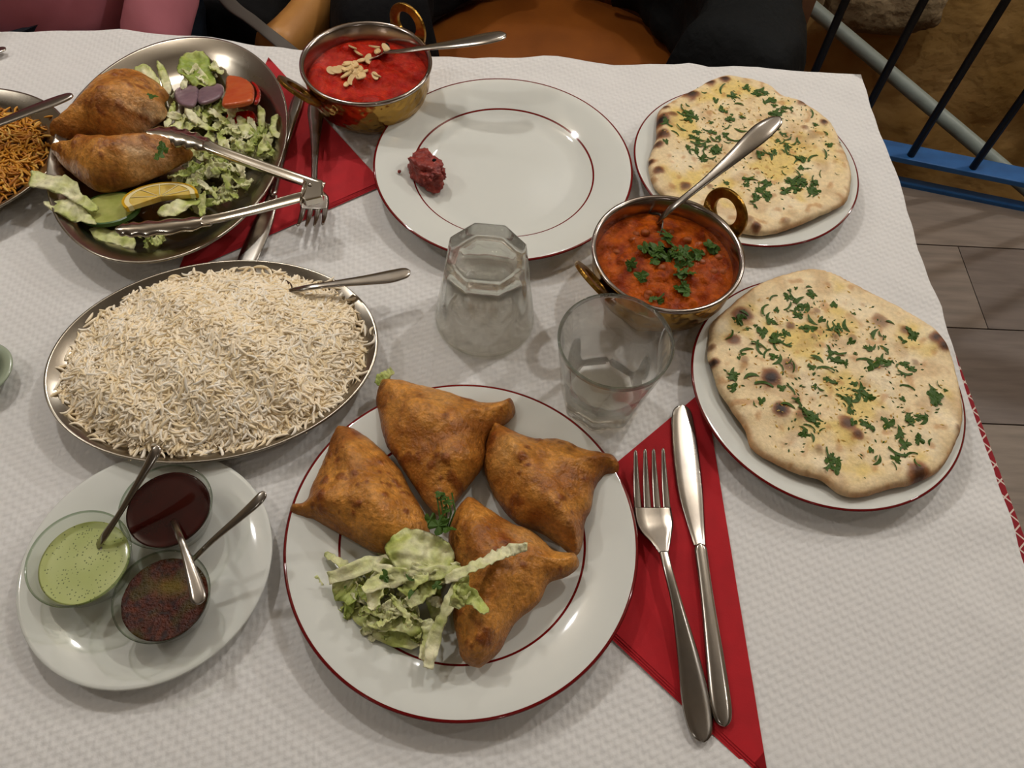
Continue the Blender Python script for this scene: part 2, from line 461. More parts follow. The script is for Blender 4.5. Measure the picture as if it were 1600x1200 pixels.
def plank_mat(i):
    a = hx(['83766b', '8c7e72', '7a6d64', '938577'][i]); b = tuple(v * 0.72 for v in a)
    return M('floor_plank_%d' % i, a, 0.5, col2=b, nscale=7, detail=9, bump=0.15, bscale=60, bdist=0.001, stretch=(1.2, 9, 9))
m_planks = [plank_mat(i) for i in range(4)]
m_plaster = M('ochre_plaster', hx('d0aa6c'), 0.9, col2=hx('ac8440'), nscale=3, bump=0.5, bscale=14, bdist=0.02)
m_pillar = M('brown_plaster', hx('94694a'), 0.9, col2=hx('80583c'), nscale=5, bump=0.4, bscale=18, bdist=0.01)
m_stone = M('pale_stone', hx('a08c6c'), 0.9, col2=hx('7c6a4c'), nscale=9, bump=0.8, bscale=22, bdist=0.02)
m_wall = M('cream_wall', hx('94826a'), 0.9, col2=hx('8c7a60'), nscale=3)
m_ceil = M('ceiling_paint', hx('a09484'), 0.9)
m_subfloor = M('subfloor', hx('1c1815'), 0.9)

# ================================================================== the room
def struct(name, V, Fc, mat, **kw):
    return obj(name, V, Fc, mat, smooth=False, kind='structure', **kw)

def ang(p, a):   # rotate 2D
    return (p[0] * cos(a) - p[1] * sin(a), p[0] * sin(a) + p[1] * cos(a))

RA = radians(-10)      # direction of the railing and kerb
K0 = (0.865, 1.442)    # a point on the kerb's front edge
kd = (cos(RA), sin(RA)); kn = (-sin(RA), cos(RA))
def kp(s, t): return (K0[0] + kd[0] * s + kn[0] * t, K0[1] + kd[1] * s + kn[1] * t)
XL, XR, YN, YF = -3.0, 3.2, -2.6, 3.2
A_, B_ = kp(-0.62, 0.018), kp(2.5, 0.018)
floor_poly = [(XL, YN), (XR, YN), (XR, B_[1]), A_, (A_[0], YF), (XL, YF)]
floor = struct('floor', *prism(floor_poly, -0.12, -0.008), m_subfloor)
# planks run across, seams at fixed spacing along their own normal
PW, PA = 0.2283, radians(3.0)
pm = []
for i in range(4):
    V, Fc = box(-0.9, 0.0, -0.008, 0.9, PW - 0.003, 0.0); me = bpy.data.meshes.new('plank_mesh')
    me.from_pydata(V, [], Fc); me.materials.append(m_planks[i]); pm.append(me)
seam0 = at(1500, 384, -T); n0 = seam0.y * cos(PA) - seam0.x * sin(PA)
for k in range(-16, 9):
    yy = n0 + k * PW
    off = [0.0, 0.61, 1.2, 0.33][k % 4]
    for j in range(-2, 3):
        xc = off + j * 1.802 - 0.2
        c = ang((xc, yy), PA)
        # leave out planks beyond the stair opening or the room
        e = ang((xc + 0.9, yy + PW), PA); g = ang((xc - 0.9, yy + PW), PA)
        dn = max((e[0] - K0[0]) * kn[0] + (e[1] - K0[1]) * kn[1], (g[0] - K0[0]) * kn[0] + (g[1] - K0[1]) * kn[1])
        lim = 0.02
        if dn > lim and e[0] > A_[0]:
            poly = [ang((xc - 0.9, yy), PA), ang((xc + 0.9, yy), PA), ang((xc + 0.9, yy + PW - 0.003), PA), ang((xc - 0.9, yy + PW - 0.003), PA)]
            def side(p): return (p[0] - K0[0]) * kn[0] + (p[1] - K0[1]) * kn[1] - lim
            res_ = []
            for i in range(4):
                a, b = poly[i], poly[(i + 1) % 4]; sa, sb = side(a), side(b)
                if sa <= 0: res_.append(a)
                if (sa < 0) != (sb < 0): t = sa / (sa - sb); res_.append((a[0] + (b[0] - a[0]) * t, a[1] + (b[1] - a[1]) * t))
            if len(res_) > 2 and c[0] < XR - 0.9 and max(q[0] for q in res_) > A_[0]:
                obj('floor_plank', *prism(res_, -0.008, 0.0), m_planks[(k * 3 + j) % 4], floor, smooth=False)
            continue
        if c[1] < YN + 0.1 or c[1] > YF - 0.3 or c[0] < XL + 0.9 or c[0] > XR - 0.9: continue
        place('floor_plank', pm[(k * 3 + j) % 4], floor, (c[0], c[1], 0), (0, 0, PA))
struct('ceiling', *box(XL, YN, CEIL, XR, YF + 0.6, CEIL + 0.1), m_ceil)
struct('wall_left', *box(XL - 0.1, YN, -0.12, XL, YF + 0.6, CEIL), m_wall)
struct('wall_right', *box(XR, YN, -2.2, XR + 0.1, YF + 0.6, CEIL), m_wall)
struct('wall_front', *box(XL, YN - 0.1, -0.12, XR, YN, CEIL), m_wall)
ws = struct('wall_back', *box(XL, YF + 0.5, -2.2, XR, YF + 0.6, CEIL), m_wall)
# stairwell: rough ochre wall beyond the railing
def stairwall(u, v):
    x = A_[0] - 0.1 + u * (XR - A_[0] + 0.1); z = -2.2 + v * 3.4
    y = 2.35 - 0.12 * (x - 1.0) + 0.05 * nz(x, z, 1.0, 2.2) + 0.02 * nz(x, z, 4.0, 7)
    return Vector((x, y, z))
grid_solid(stairwall, 60, 60, m_plaster, 'wall_stair', kind='structure')
struct('wall_return', *prism([(A_[0] - 0.10, 1.70), (A_[0] + 0.33, 1.66), (A_[0] + 0.33, 2.6), (A_[0] - 0.10, 2.6)], -2.2, 0.90), m_pillar)
struct('floor_lower', *box(A_[0], 1.2, -2.3, XR, 3.0, -2.2), m_pillar)
kf = prism([kp(-0.62, 0.005), kp(2.5, 0.005), kp(2.5, 0.018), kp(-0.62, 0.018)], -2.2, -0.12)
struct('wall_below', *kf, m_pillar)
# rough stones standing proud of the plaster
for i, (px, py, dz, s, lab) in enumerate([(1385, 8, -0.62, (0.17, 0.05, 0.075), 'long pale rough stone jutting from ochre wall, right of brown pillar'),
                                          (1235, -14, -0.60, (0.10, 0.05, 0.06), 'smaller pale rough stone jutting from wall above brown pillar')]):
    bm = bmesh.new(); bmesh.ops.create_icosphere(bm, subdivisions=4, radius=1)
    c = at(px, py, dz); k = (2.27 - 0) / c.y
    d = (c - Vector((0, 0, T + H))); c = Vector((0, 0, T + H)) + d * (2.27 / d.y)
    for v in bm.verts:
        q = v.co.copy(); q = Vector([math.copysign(abs(t) ** 0.6, t) for t in q]); q *= 1 + 0.16 * noise.noise(q * 1.8 + Vector((i * 5, 0, 0))) + 0.06 * noise.noise(q * 6)
        v.co = Vector((q.x * s[0], q.y * s[1], q.z * s[2])) + c
    me = bpy.data.meshes.new('stone'); bm.to_mesh(me); bm.free()
    o = obj('stone', [v.co for v in me.vertices], [p.vertices for p in me.polygons], m_stone, label=lab, cat='stone')

# ------------------------------------------------------------------ railing
rail = thing('stair_railing', (*kp(0.1, 0.1), 0.0), 'black barred railing with blue painted bottom rail beside the table', 'railing')
def rp(s, t=0.0): # rail line
    q = (0.859 + kd[0] * s, 1.452 + kd[1] * s); return (q[0] + kn[0] * t, q[1] + kn[1] * t)
RZ = T - 0.67
bevel(obj('bottom_rail', *prism([rp(-0.58, -0.012), rp(2.2, -0.012), rp(2.2, 0.042), rp(-0.58, 0.042)], RZ - 0.014, RZ), m_blue, rail, smooth=False, label='blue painted flat bottom rail'), 0.002)
bevel(obj('top_rail', *prism([rp(-0.58, -0.012), rp(2.2, -0.012), rp(2.2, 0.042), rp(-0.58, 0.042)], 1.02, 1.05), m_blue, rail, smooth=False), 0.003)
for k in range(-4, 15):
    q = rp(k * 0.138, 0.004)
    obj('bar', *tube([(q[0], q[1], RZ - 0.002), (q[0], q[1], 1.021)], 0.0085, 10), m_darkmetal, rail)
for s in (-0.57, 1.0, 2.19):
    q = rp(s, 0.02); obj('post', *tube([(q[0], q[1], -0.05), (q[0], q[1], 1.03)], 0.012, 10), m_darkmetal, rail)
bevel(struct('trim_1', *prism([kp(-0.6, 0.0), kp(2.5, 0.0), kp(2.5, 0.022), kp(-0.6, 0.022)], -0.03, 0.012), m_blue), 0.003)
# grey handrail of the stairs going down behind the bars
def on_plane(px, py, y):
    d = cW + c_right * ((px - 800) / F) - c_up * ((py - 600) / F); return Vector((0, 0, T + H)) + d * (y / d.y)
h0, h1 = on_plane(1255, 0, 2.06), on_plane(1600, 290, 1.62)
dirh = (h1 - h0)
obj('stair_handrail', *tube([h0 - dirh * 0.5, h0, h1, h1 + dirh * 0.35], 0.019, 14), m_tubegrey, label='pale grey round handrail tube sloping down behind the black bars', cat='handrail')

# ================================================================== table, cloth, paper
TA = radians(3.2)
TC = (0.346, 0.766)     # far right corner of the table top
tu = (cos(TA), sin(TA)); tv = (sin(TA + radians(1.9)), -cos(TA + radians(1.9)))
def tp(a, b): return (TC[0] - tu[0] * a + tv[0] * b, TC[1] - tu[1] * a + tv[1] * b)   # a to the left, b towards the camera
TW, TD = 1.32, 0.80
table = thing('dining_table', (*tp(TW / 2, TD / 2), 0.0), 'dining table hidden under red cloth and white paper', 'table')
bevel(obj('table_top', *prism([tp(0, 0), tp(TW, 0), tp(TW, TD), tp(0, TD)], T - 0.045, T - 0.014), m_wood, table, smooth=False), 0.003)
for a, b in ((0.06, 0.06), (TW - 0.06, 0.06), (TW - 0.06, TD - 0.06), (0.06, TD - 0.06)):
    x, y = tp(a, b); obj('leg', *prism([(x - .025, y - .025), (x + .025, y - .025), (x + .025, y + .025), (x - .025, y + .025)], 0, T - 0.045), m_wood, table, smooth=False)
# red cloth: flat on top, hanging in soft folds
V, Fc, rows = [], [], []
per = []
for (a0, b0), (a1, b1) in (((0, 0), (TW, 0)), ((TW, 0), (TW, TD)), ((TW, TD), (0, TD)), ((0, TD), (0, 0))):
    L = hypot(a1 - a0, b1 - b0); n = int(L / 0.02)
    for i in range(n): per.append((a0 + (a1 - a0) * i / n, b0 + (b1 - b0) * i / n))
ca, cb = TW / 2, TD / 2
for lv, (dz, out) in enumerate([(-0.010, -0.02), (-0.010, 0.0015), (-0.013, 0.004), (-0.03, 0.006), (-0.05, 0.009), (-0.075, 0.012), (-0.10, 0.014)]):
    row = []
    for i, (a, b) in enumerate(per):
        wv = (0.5 + 0.5 * sin(i * 0.9 + 1.5 * sin(i * 0.21))) * 0.018 * max(0, lv - 2) / 4
        da = 0 if 1e-6 < a < TW - 1e-6 else (1 if a > ca else -1); db = 0 if 1e-6 < b < TD - 1e-6 else (1 if b > cb else -1)
        x, y = tp(a + da * (out + wv), b + db * (out + wv)); row.append(len(V)); V.append(Vector((x, y, T + dz)))
    rows.append(row)
n = len(per)
for A, B in zip(rows, rows[1:]):
    for i in range(n): Fc.append((A[i], A[(i + 1) % n], B[(i + 1) % n], B[i]))
Fc.append(tuple(rows[0]))
obj('checked_tablecloth', V, Fc, m_check, smooth=False, label='red checked tablecloth peeking out below the white paper', cat='tablecloth')

pe = [(0, 47), (120, 45), (185, 43), (235, 48), (330, 56), (400, 68), (470, 75), (560, 80), (690, 85), (740, 89), (815, 87), (850, 84), (872, 86), (920, 93), (960, 98), (1030, 99), (1077, 95), (1108, 102), (1145, 101), (1185, 101), (1240, 107), (1347, 113),
      (1362, 165), (1381, 215), (1408, 280), (1419, 326), (1437, 388), (1457, 440), (1475, 476), (1483, 518), (1499, 569), (1517, 631), (1540, 693), (1556, 730), (1576, 791), (1600, 869)]
out = [at2(x, y, 0.0) for x, y in pe]
e2 = out[-1]
out += [(e2[0] + 0.008, 0.10), (e2[0] + 0.006, -0.06), (-0.3, -0.09), (-0.985, -0.12), (-0.99, 0.3), (-1.0, 0.70)]
def crease(x, y):
    q = ang((x, y), -TA); z = 0.0
    for c in (-0.52, -0.175, 0.17): z += 0.0011 * math.exp(-abs(q[0] - c) / 0.022)
    for c in (0.06, 0.385): z += 0.0010 * math.exp(-abs(q[1] - c) / 0.022)
    return z
V, Fc, info = pillow(out, -0.0012, 0.0, 0.02, res=0.009, smooth=False, Hb=0.0004, zfun=lambda x, y: crease(x, y) + 0.0006 * nz(x, y, 2, 14) - (0.004 * (0.5 + nz(x, y, 5, 30)) if (y > 0.70 + 0.056 * x or x > 0.325) and y > 0.0 else 0) * 0.6)
pc = obj('paper_table_cover', V, Fc, m_paper, smooth=True, label='white embossed paper cover spread over the table', cat='table cover')
pc.cycles.is_caustics_receiver = True; pc.data.set_sharp_from_angle(angle=radians(45))

# ================================================================== plates
def plate(name, c, R, rim, well, mat, label, group=None):
    f = R / 0.1215
    prof = [(0, 0.0035), (well * 0.62, 0.0035), (well * 0.66, 0.0), (well * 0.72, 0.0), (well * 0.78, 0.003), (well, rim * 0.42), (R - 0.006, rim - 0.0042), (R - 0.001, rim - 0.0022), (R, rim - 0.0008), (R - 0.0008, rim), (R - 0.003, rim - 0.0002),
            (R - 0.012, rim - 0.0016), (well * 1.12, rim * 0.72), (well * 1.03, rim * 0.62), (well * 0.95, rim * 0.44), (well * 0.86, 0.0062), (well * 0.75, 0.0056), (well * 0.4, 0.0053), (0, 0.0052)]
    V, Fc = lathe(prof, 160, (c[0], c[1], T))
    return recalc(obj(name, V, Fc, mat, origin=(c[0], c[1], T), label=label, cat='plate', group=group))
PN = (-0.0275 * 0.9, 0.2196 * 0.9); PF = (-0.0283 * 0.9, 0.6288 * 0.9); PB = (0.2763 * 0.9, 0.3874 * 0.9); PA_ = (0.2278 * 0.9, 0.6631 * 0.9)
plate('dinner_plate', PN, 0.1215, 0.0198, 0.086, m_plate, 'white dinner plate with red rings holding four fried pastries', 'red ringed dinner plates')
plate('dinner_plate', PF, 0.1215, 0.0198, 0.086, m_plate, 'white dinner plate with red rings, almost empty, one red meat chunk', 'red ringed dinner plates')
plate('side_plate', PB, 0.108, 0.018, 0.078, m_side, 'red rimmed white plate under the nearer naan bread', 'naan plates')
plate('side_plate', PA_, 0.108, 0.018, 0.078, m_side, 'red rimmed white plate under the farther naan bread', 'naan plates')
PS = (-0.2336, 0.1612)
plate('saucer', PS, 0.0822, 0.014, 0.056, m_white, 'plain white plate carrying three sauce bowls')

def platter(name, c, a, b, rz, label, group='oval steel platters', lift=0.0004):
    prof = [(0, 0.0), (0.70, 0.0), (0.80, 0.004), (0.88, 0.0115), (0.905, 0.0135), (0.985, 0.0185), (1.0, 0.0195), (1.004, 0.0208), (0.998, 0.0218), (0.985, 0.0212), (0.905, 0.0160), (0.88, 0.0138), (0.80, 0.0060), (0.70, 0.0014), (0, 0.0012)]
    V, Fc = lathe(prof, 160, (c[0], c[1], T + lift), a, b, rz)
    return recalc(obj(name, V, Fc, m_steel, origin=(c[0], c[1], T), label=label, cat='platter', group=group))
RC, RAX, RRZ = (-0.2305, 0.3256), (0.1245, 0.0932), radians(14)
platter('oval_platter', RC, RAX[0], RAX[1], RRZ, 'oval steel platter heaped with plain white rice')
SCN, SAX, SRZ = (-0.3324, 0.5534), (0.1501, 0.1046), radians(97.1)
platter('oval_platter', SCN, SAX[0], SAX[1], SRZ, 'oval steel platter with salad and two fried turnovers', lift=0.0042)
BC, BAX, BRZ = (-0.553, 0.497), (0.135, 0.098), radians(28)
platter('oval_platter', BC, BAX[0], BAX[1], BRZ, 'oval steel platter of yellow rice cut by left edge')

# ================================================================== rice
def rice(name, N, c, ax, rz, hf, R, cols, mat, label, cat, seed, lg=(0.009, 0.0145), rad=0.00115, under=None):
    r = np.random.default_rng(seed); NS, NK = 6, 5
    rr = R * np.sqrt(r.uniform(0, 1, N)) * (1 + 0.04 * r.normal(size=N)); th = r.uniform(0, 2 * pi, N)
    def surf(u, v): return hf(np.hypot(u, v), u, v)
    u, v = rr * np.cos(th), rr * np.sin(th)
    e = 0.03
    qn = np.hypot(u, v); z = surf(u, v) + r.uniform(-0.0022, 0.0020, N)
    z = np.maximum(z, np.interp(qn, [0, .70, .80, .88, .905, .985], [.0014, .0014, .006, .0138, .0160, .0212]) + 0.0016)
    gu = (surf(u + e, v) - surf(u - e, v)) / (2 * e) / ax[0]; gv = (surf(u, v + e) - surf(u, v - e)) / (2 * e) / ax[1]
    fl = np.clip((0.80 - qn) / 0.12, 0, 1); gu = gu * fl; gv = gv * fl
    az = r.uniform(0, 2 * pi, N); L = r.uniform(*lg, N); L = np.where(r.uniform(size=N) < 0.18, L * 0.6, L)
    bend = r.normal(0, 0.38, N); pit = r.normal(0.0, 0.20, N) * np.clip(fl + 0.15, 0, 1)
    cx, cy = u * ax[0], v * ax[1]
    ts = np.linspace(-0.5, 0.5, NS); prof = np.array([0.35, 0.85, 1.0, 1.0, 0.85, 0.35])
    ctr = np.zeros((N, NS, 3)); 
    dx, dy = np.cos(az), np.sin(az); sx, sy = -dy, dx
    for i, t in enumerate(ts):
        l = t * L; bo = bend * L * (t * t * 2 - 0.2)
        px, py = cx + dx * l + sx * bo, cy + dy * l + sy * bo
        ctr[:, i, 0] = px; ctr[:, i, 1] = py
        ctr[:, i, 2] = z + (gu * (px - cx) + gv * (py - cy)) + pit * l - 0.9 * L * (t * t - 0.1) * r.normal(0.1, 0.12, N).mean()
    V = np.zeros((N, NS, NK, 3)); rd = rad * r.uniform(0.85, 1.2, N)
    dz = gu * dx + gv * dy + pit
    tx = np.stack([dx, dy, dz], 1); tx /= np.linalg.norm(tx, axis=1)[:, None]
    s = np.stack([sx, sy, np.zeros(N)], 1); up = np.cross(tx, s)
    for k in range(NK):
        a = 2 * pi * k / NK
        off = s * cos(a) + up * sin(a)
        V[:, :, k, :] = ctr + off[:, None, :] * rd[:, None, None] * prof[None, :, None]
    V = V.reshape(-1, 3)
    X = V[:, 0] * cos(rz) - V[:, 1] * sin(rz) + c[0]; Y = V[:, 0] * sin(rz) + V[:, 1] * cos(rz) + c[1]
    V = np.stack([X, Y, V[:, 2] + T], 1)
    f = []
    for i in range(NS - 1):
        for k in range(NK): f.append((i * NK + k, i * NK + (k + 1) % NK, (i + 1) * NK + (k + 1) % NK, (i + 1) * NK + k))
    f = np.array(f); Fq = (f[None] + (np.arange(N) * NS * NK)[:, None, None]).reshape(-1, 4)
    me = bpy.data.meshes.new(name); org = Vector((c[0], c[1], T))
    # mound under the grains
    nm = 40; mv, mf = [], []
    for i in range(nm + 1):
        for k in range(72):
            q = i / nm * (R - 0.01); a = 2 * pi * k / 72; uu, vv = q * cos(a), q * sin(a); hh = float(surf(np.array(uu), np.array(vv))) - 0.0028
            x, y = uu * ax[0], vv * ax[1]; mv.append((x * cos(rz) - y * sin(rz) + c[0], x * sin(rz) + y * cos(rz) + c[1], hh + T))
    for i in range(nm):
        for k in range(72): mf.append((i * 72 + k, (i + 1) * 72 + k, (i + 1) * 72 + (k + 1) % 72, i * 72 + (k + 1) % 72))
    nv = len(V); allV = np.concatenate([V, np.array(mv)]) - np.array(org); mf = np.array(mf) + nv; FF = np.concatenate([Fq, mf])
    me.vertices.add(len(allV)); me.vertices.foreach_set('co', allV.ravel())
    me.loops.add(FF.size); me.loops.foreach_set('vertex_index', FF.ravel().astype(np.int32))
    me.polygons.add(len(FF)); me.polygons.foreach_set('loop_start', np.arange(0, FF.size, 4, dtype=np.int32))
    me.polygons.foreach_set('use_smooth', np.ones(len(FF), bool)); me.update(calc_edges=True); me.validate()
    ca = me.color_attributes.new('Col', 'FLOAT_COLOR', 'POINT')
    pick = r.choice(len(cols), N, p=[q[1] for q in cols]); cc = np.array([q[0] for q in cols])[pick] * r.uniform(0.9, 1.05, (N, 1))
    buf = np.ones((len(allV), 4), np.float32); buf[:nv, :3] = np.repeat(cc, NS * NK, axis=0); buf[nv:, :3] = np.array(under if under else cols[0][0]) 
    ca.data.foreach_set('color', buf.ravel()); me.materials.append(mat)
    o = bpy.data.objects.new(name, me); COL.objects.link(o); o.location = org
    return _tag(o, label, cat, None, 'stuff')
def h_rice(q, u, v):
    base = 0.004 + 0.040 * np.power(np.clip(1 - (q / 0.97) ** 2.0, 0.0, 1), 0.70)
    return base + 0.0030 * np.sin(u * 5 + 1) * np.cos(v * 4 + u * 2) + 0.0018 * np.sin(u * 13 + v * 9)
rice('white_rice', 11500, RC, RAX, RRZ, h_rice, 0.885, [(hx('fff0d4'), 0.55), (hx('f8e4bc'), 0.25), (hx('fff6e4'), 0.2)], m_rice, 'mound of long grain plain white rice on the oval platter', 'rice', 3, under=hx('f6d9a4'))
def h_bir(q, u, v):
    return 0.004 + 0.026 * np.power(np.clip(1 - (q / 0.90) ** 2.0, 0.0, 1), 0.7) + 0.002 * np.sin(u * 9 + v * 5)
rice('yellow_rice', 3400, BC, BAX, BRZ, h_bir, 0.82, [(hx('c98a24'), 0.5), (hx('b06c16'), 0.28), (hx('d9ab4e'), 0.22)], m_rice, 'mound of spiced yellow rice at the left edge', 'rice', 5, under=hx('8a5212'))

# ================================================================== fried pastries
def fried_col(V, info, seed, dark=0.0, flour=None, blis=()):
    cols = []
    A, B, Dk, Lt, Bl = hx('955a20'), hx('c08338'), hx('683410'), hx('cf9c58'), hx('783c12')
    for v, (d, top) in zip(V, info):
        x, y = v.x + 0.7 * v.z, v.y + 0.7 * v.z
        n1 = nz(x, y, seed, 38); n2 = nz(x, y, seed + 5, 110); n3 = nz(x, y, seed + 8, 420); x, y = v.x, v.y
        c = mixc(A, B, 0.5 + 1.2 * n1 + 0.8 * n2 + 0.3 * n3)
        vd = noise.voronoi(Vector((x * 85 + seed * 3, y * 85, 0.3)))[0][0]
        cell = nz(round(x * 40), round(y * 40), seed)
        k = sstep(0.36, 0.26, vd) * sstep(-0.05, 0.35, nz(x, y, seed + 20, 60))
        c = mixc(c, Dk, 0.55 * k)
        for bx, by, br, bh in blis:
            q = ((x - bx) ** 2 + (y - by) ** 2) / (br * br)
            if q < 2.2: c = mixc(c, Bl, 0.8 * sstep(1.5, 0.55, q))
        c = mixc(c, Dk, 0.45 * sstep(0.007, 0.0, d))
        c = mixc(c, Lt, 0.5 * sstep(0.15, 0.5, nz(x, y, seed + 30, 26)))
        c = mixc(c, Dk, dark)
        if flour:
            fx, fy, fr = flour; q = math.exp(-((x - fx) ** 2 + (y - fy) ** 2) / (fr * fr)) * (0.6 + 1.3 * n2)
            c = mixc(c, hx('d8b890'), 0.6 * max(0, q))
        cols.append(c)
    return cols
def pastry(name, pxs, ze, Ht, Hb, wd, ridges, seed, label, cat, group, res=0.0016, tilt=None, flour=None, dark=0.0, p=0.62):
    ol = [at2(x, y, ze) for x, y in pxs]
    bumps = []
    for (x0, y0, x1, y1, r, h) in ridges:
        a, b = at2(x0, y0, ze + Ht * 0.6), at2(x1, y1, ze + Ht * 0.6)
        for k in range(6): t = k / 5; bumps.append((a[0] + (b[0] - a[0]) * t, a[1] + (b[1] - a[1]) * t, r, h))
    # blisters
    rr = random.Random(int(seed * 100))
    xs = [q[0] for q in ol]; ys = [q[1] for q in ol]
    blis = []
    for _ in range(16):
        gx, gy = rr.uniform(min(xs), max(xs)), rr.uniform(min(ys), max(ys))
        for _ in range(rr.randint(2, 7)):
            br = rr.choice([0.0011, 0.0014, 0.0018, 0.0024, 0.0036]); blis.append((rr.gauss(gx, 0.006), rr.gauss(gy, 0.006), br, br * 0.42))
    bumps += blis
    zb = (lambda x, y: ze + tilt[0] * (x - ol[0][0]) + tilt[1] * (y - ol[0][1])) if tilt else ze
    V, Fc, info = pillow(ol, zb, Ht, wd, res=res, p=p, Hb=Hb, bumps=bumps, namp=0.0016, nscale=85, jag=0.016, seed=seed)
    o = obj(name, V, Fc, m_attr, col=fried_col(V, info, seed, dark, (*at2(flour[0], flour[1], ze + Ht), flour[2]) if flour else None, blis), label=label, cat=cat, group=group)
    return o, bvh_of(V, Fc)
G_S = 'samosas on the near plate'
pastry('samosa', [(532, 665), (572, 682), (620, 727), (644, 770), (668, 813), (670, 842), (645, 862), (589, 864), (544, 841), (492, 813), (475, 808), (455, 802), (457, 789), (478, 784), (487, 760), (506, 718), (520, 680)],
       0.018, 0.019, 0.009, 0.034, [(540, 695, 585, 770, 0.011, 0.0022), (590, 780, 600, 850, 0.012, 0.0028), (500, 790, 560, 790, 0.012, 0.002)], 1.3, 'fried samosa at the left of the near plate, pointing at the rice', 'samosa', G_S)
pastry('samosa', [(587, 627), (592, 604), (603, 594), (658, 604), (715, 620), (753, 631), (781, 630), (798, 625), (806, 642), (796, 658), (772, 675), (760, 689), (758, 722), (743, 746), (724, 770), (705, 794), (689, 808), (667, 789), (644, 756), (620, 718), (603, 694), (594, 656)],
       0.018, 0.022, 0.009, 0.034, [(640, 640, 720, 680, 0.016, 0.002), (690, 725, 740, 720, 0.010, 0.002)], 2.7, 'largest fried samosa at the top of the near plate, by the upturned glass', 'samosa', G_S)
pastry('samosa', [(769, 661), (791, 670), (834, 687), (872, 687), (905, 701), (933, 708), (957, 713), (968, 727), (962, 741), (943, 744), (929, 765), (924, 794), (914, 817), (910, 851), (898, 868), (872, 851), (843, 832), (805, 817), (781, 789), (765, 760), (755, 727), (760, 689)],
       0.018, 0.023, 0.009, 0.036, [(790, 700, 850, 790, 0.014, 0.003), (850, 790, 890, 840, 0.010, 0.003)], 4.1, 'fried samosa at the right of the near plate, tip towards the fork', 'samosa', G_S)
s4, s4b = pastry('samosa', [(731, 777), (762, 794), (791, 813), (834, 832), (867, 860), (898, 865), (905, 884), (886, 901), (857, 912), (843, 941), (810, 969), (796, 988), (781, 1017), (758, 1038), (746, 1044), (724, 1033), (715, 1003), (708, 960), (715, 912), (703, 865), (701, 832), (710, 803)],
       0.024, 0.020, 0.012, 0.036, [(730, 820, 770, 900, 0.014, 0.0025), (770, 900, 750, 1000, 0.012, 0.0025)], 5.9, 'fried samosa nearest the camera, beside the shredded lettuce', 'samosa', G_S)
G_T = 'fried turnovers on the salad platter'
pastry('fried_turnover', [(80, 206), (105, 189), (129, 161), (154, 135), (192, 122), (227, 123), (252, 136), (264, 150), (257, 161), (262, 178), (245, 192), (210, 213), (175, 218), (140, 210), (105, 216), (86, 214)],
       0.022, 0.027, 0.014, 0.036, [(150, 175, 220, 160, 0.02, 0.003)], 7.7, 'fried turnover lying farther back on the salad platter', 'turnover', G_T, flour=(232, 155, 0.022), res=0.0019)
pastry('fried_turnover', [(82, 234), (115, 231), (147, 222), (192, 224), (245, 220), (280, 226), (302, 241), (280, 256), (245, 273), (210, 287), (175, 297), (147, 296), (119, 277), (98, 259), (87, 245)],
       0.024, 0.026, 0.016, 0.036, [(140, 255, 230, 245, 0.018, 0.003)], 9.2, 'fried turnover lying in front, between the other turnover and lemon', 'turnover', G_T, flour=(225, 235, 0.02), res=0.0019)

# ================================================================== coriander leaf meshes
def leaf_mesh(kind, seed):
    r = random.Random(seed); V, Fc = [], []
    if kind == 'leaf':
        n = 18; V.append(Vector((0, 0, 0.06)))
        for k in range(n):
            a = 2 * pi * k / n; rad = 0.55 + 0.45 * abs(cos(1.5 * a)) + r.uniform(-0.14, 0.14)
            if k == n // 2: rad = 0.25
            V.append(Vector((rad * cos(a), 0.8 * rad * sin(a), r.uniform(-0.10, 0.14))))
        for k in range(n): Fc.append((0, 1 + k, 1 + (k + 1) % n))
    else:
        n = 6; w0 = 0.13 if kind == 'stem' else 0.26; b = r.uniform(-0.5, 0.5)
        for i in range(n + 1):
            t = i / n * 2 - 1; wd = w0 * (1.0 if kind == 'stem' else (1 - t * t * 0.8)) + r.uniform(-0.03, 0.03); y = b * t * t
            V.append(Vector((t, y - wd, r.uniform(0, 0.08)))); V.append(Vector((t, y + wd, r.uniform(0.02, 0.14))))
        for i in range(n): Fc.append((2 * i, 2 * i + 2, 2 * i + 3, 2 * i + 1))
    me = bpy.data.meshes.new('coriander_leaf'); me.from_pydata(V, [], Fc); me.materials.append(m_herb); me.update()
    return me
LEAVES = [leaf_mesh('leaf', i) for i in range(4)] + [leaf_mesh('strip', i) for i in range(3)]
STEMS = [leaf_mesh('stem', i) for i in range(2)]

def herb(parent, bvh, x, y, size, me=None, name='coriander_leaf', lift=0.0006, tilt=0.25):
    p, n_ = drop(bvh, x, y)
    if p is None: return None
    q = n_.to_track_quat('Z', 'Y') @ Matrix.Rotation(random.uniform(0, 2 * pi), 3, 'Z').to_quaternion()
    e = q.to_euler(); e.x += random.uniform(-tilt, tilt) * 0.5; e.y += random.uniform(-tilt, tilt) * 0.5
    return place(name, me or random.choice(LEAVES), parent, p + n_ * lift, e, size)

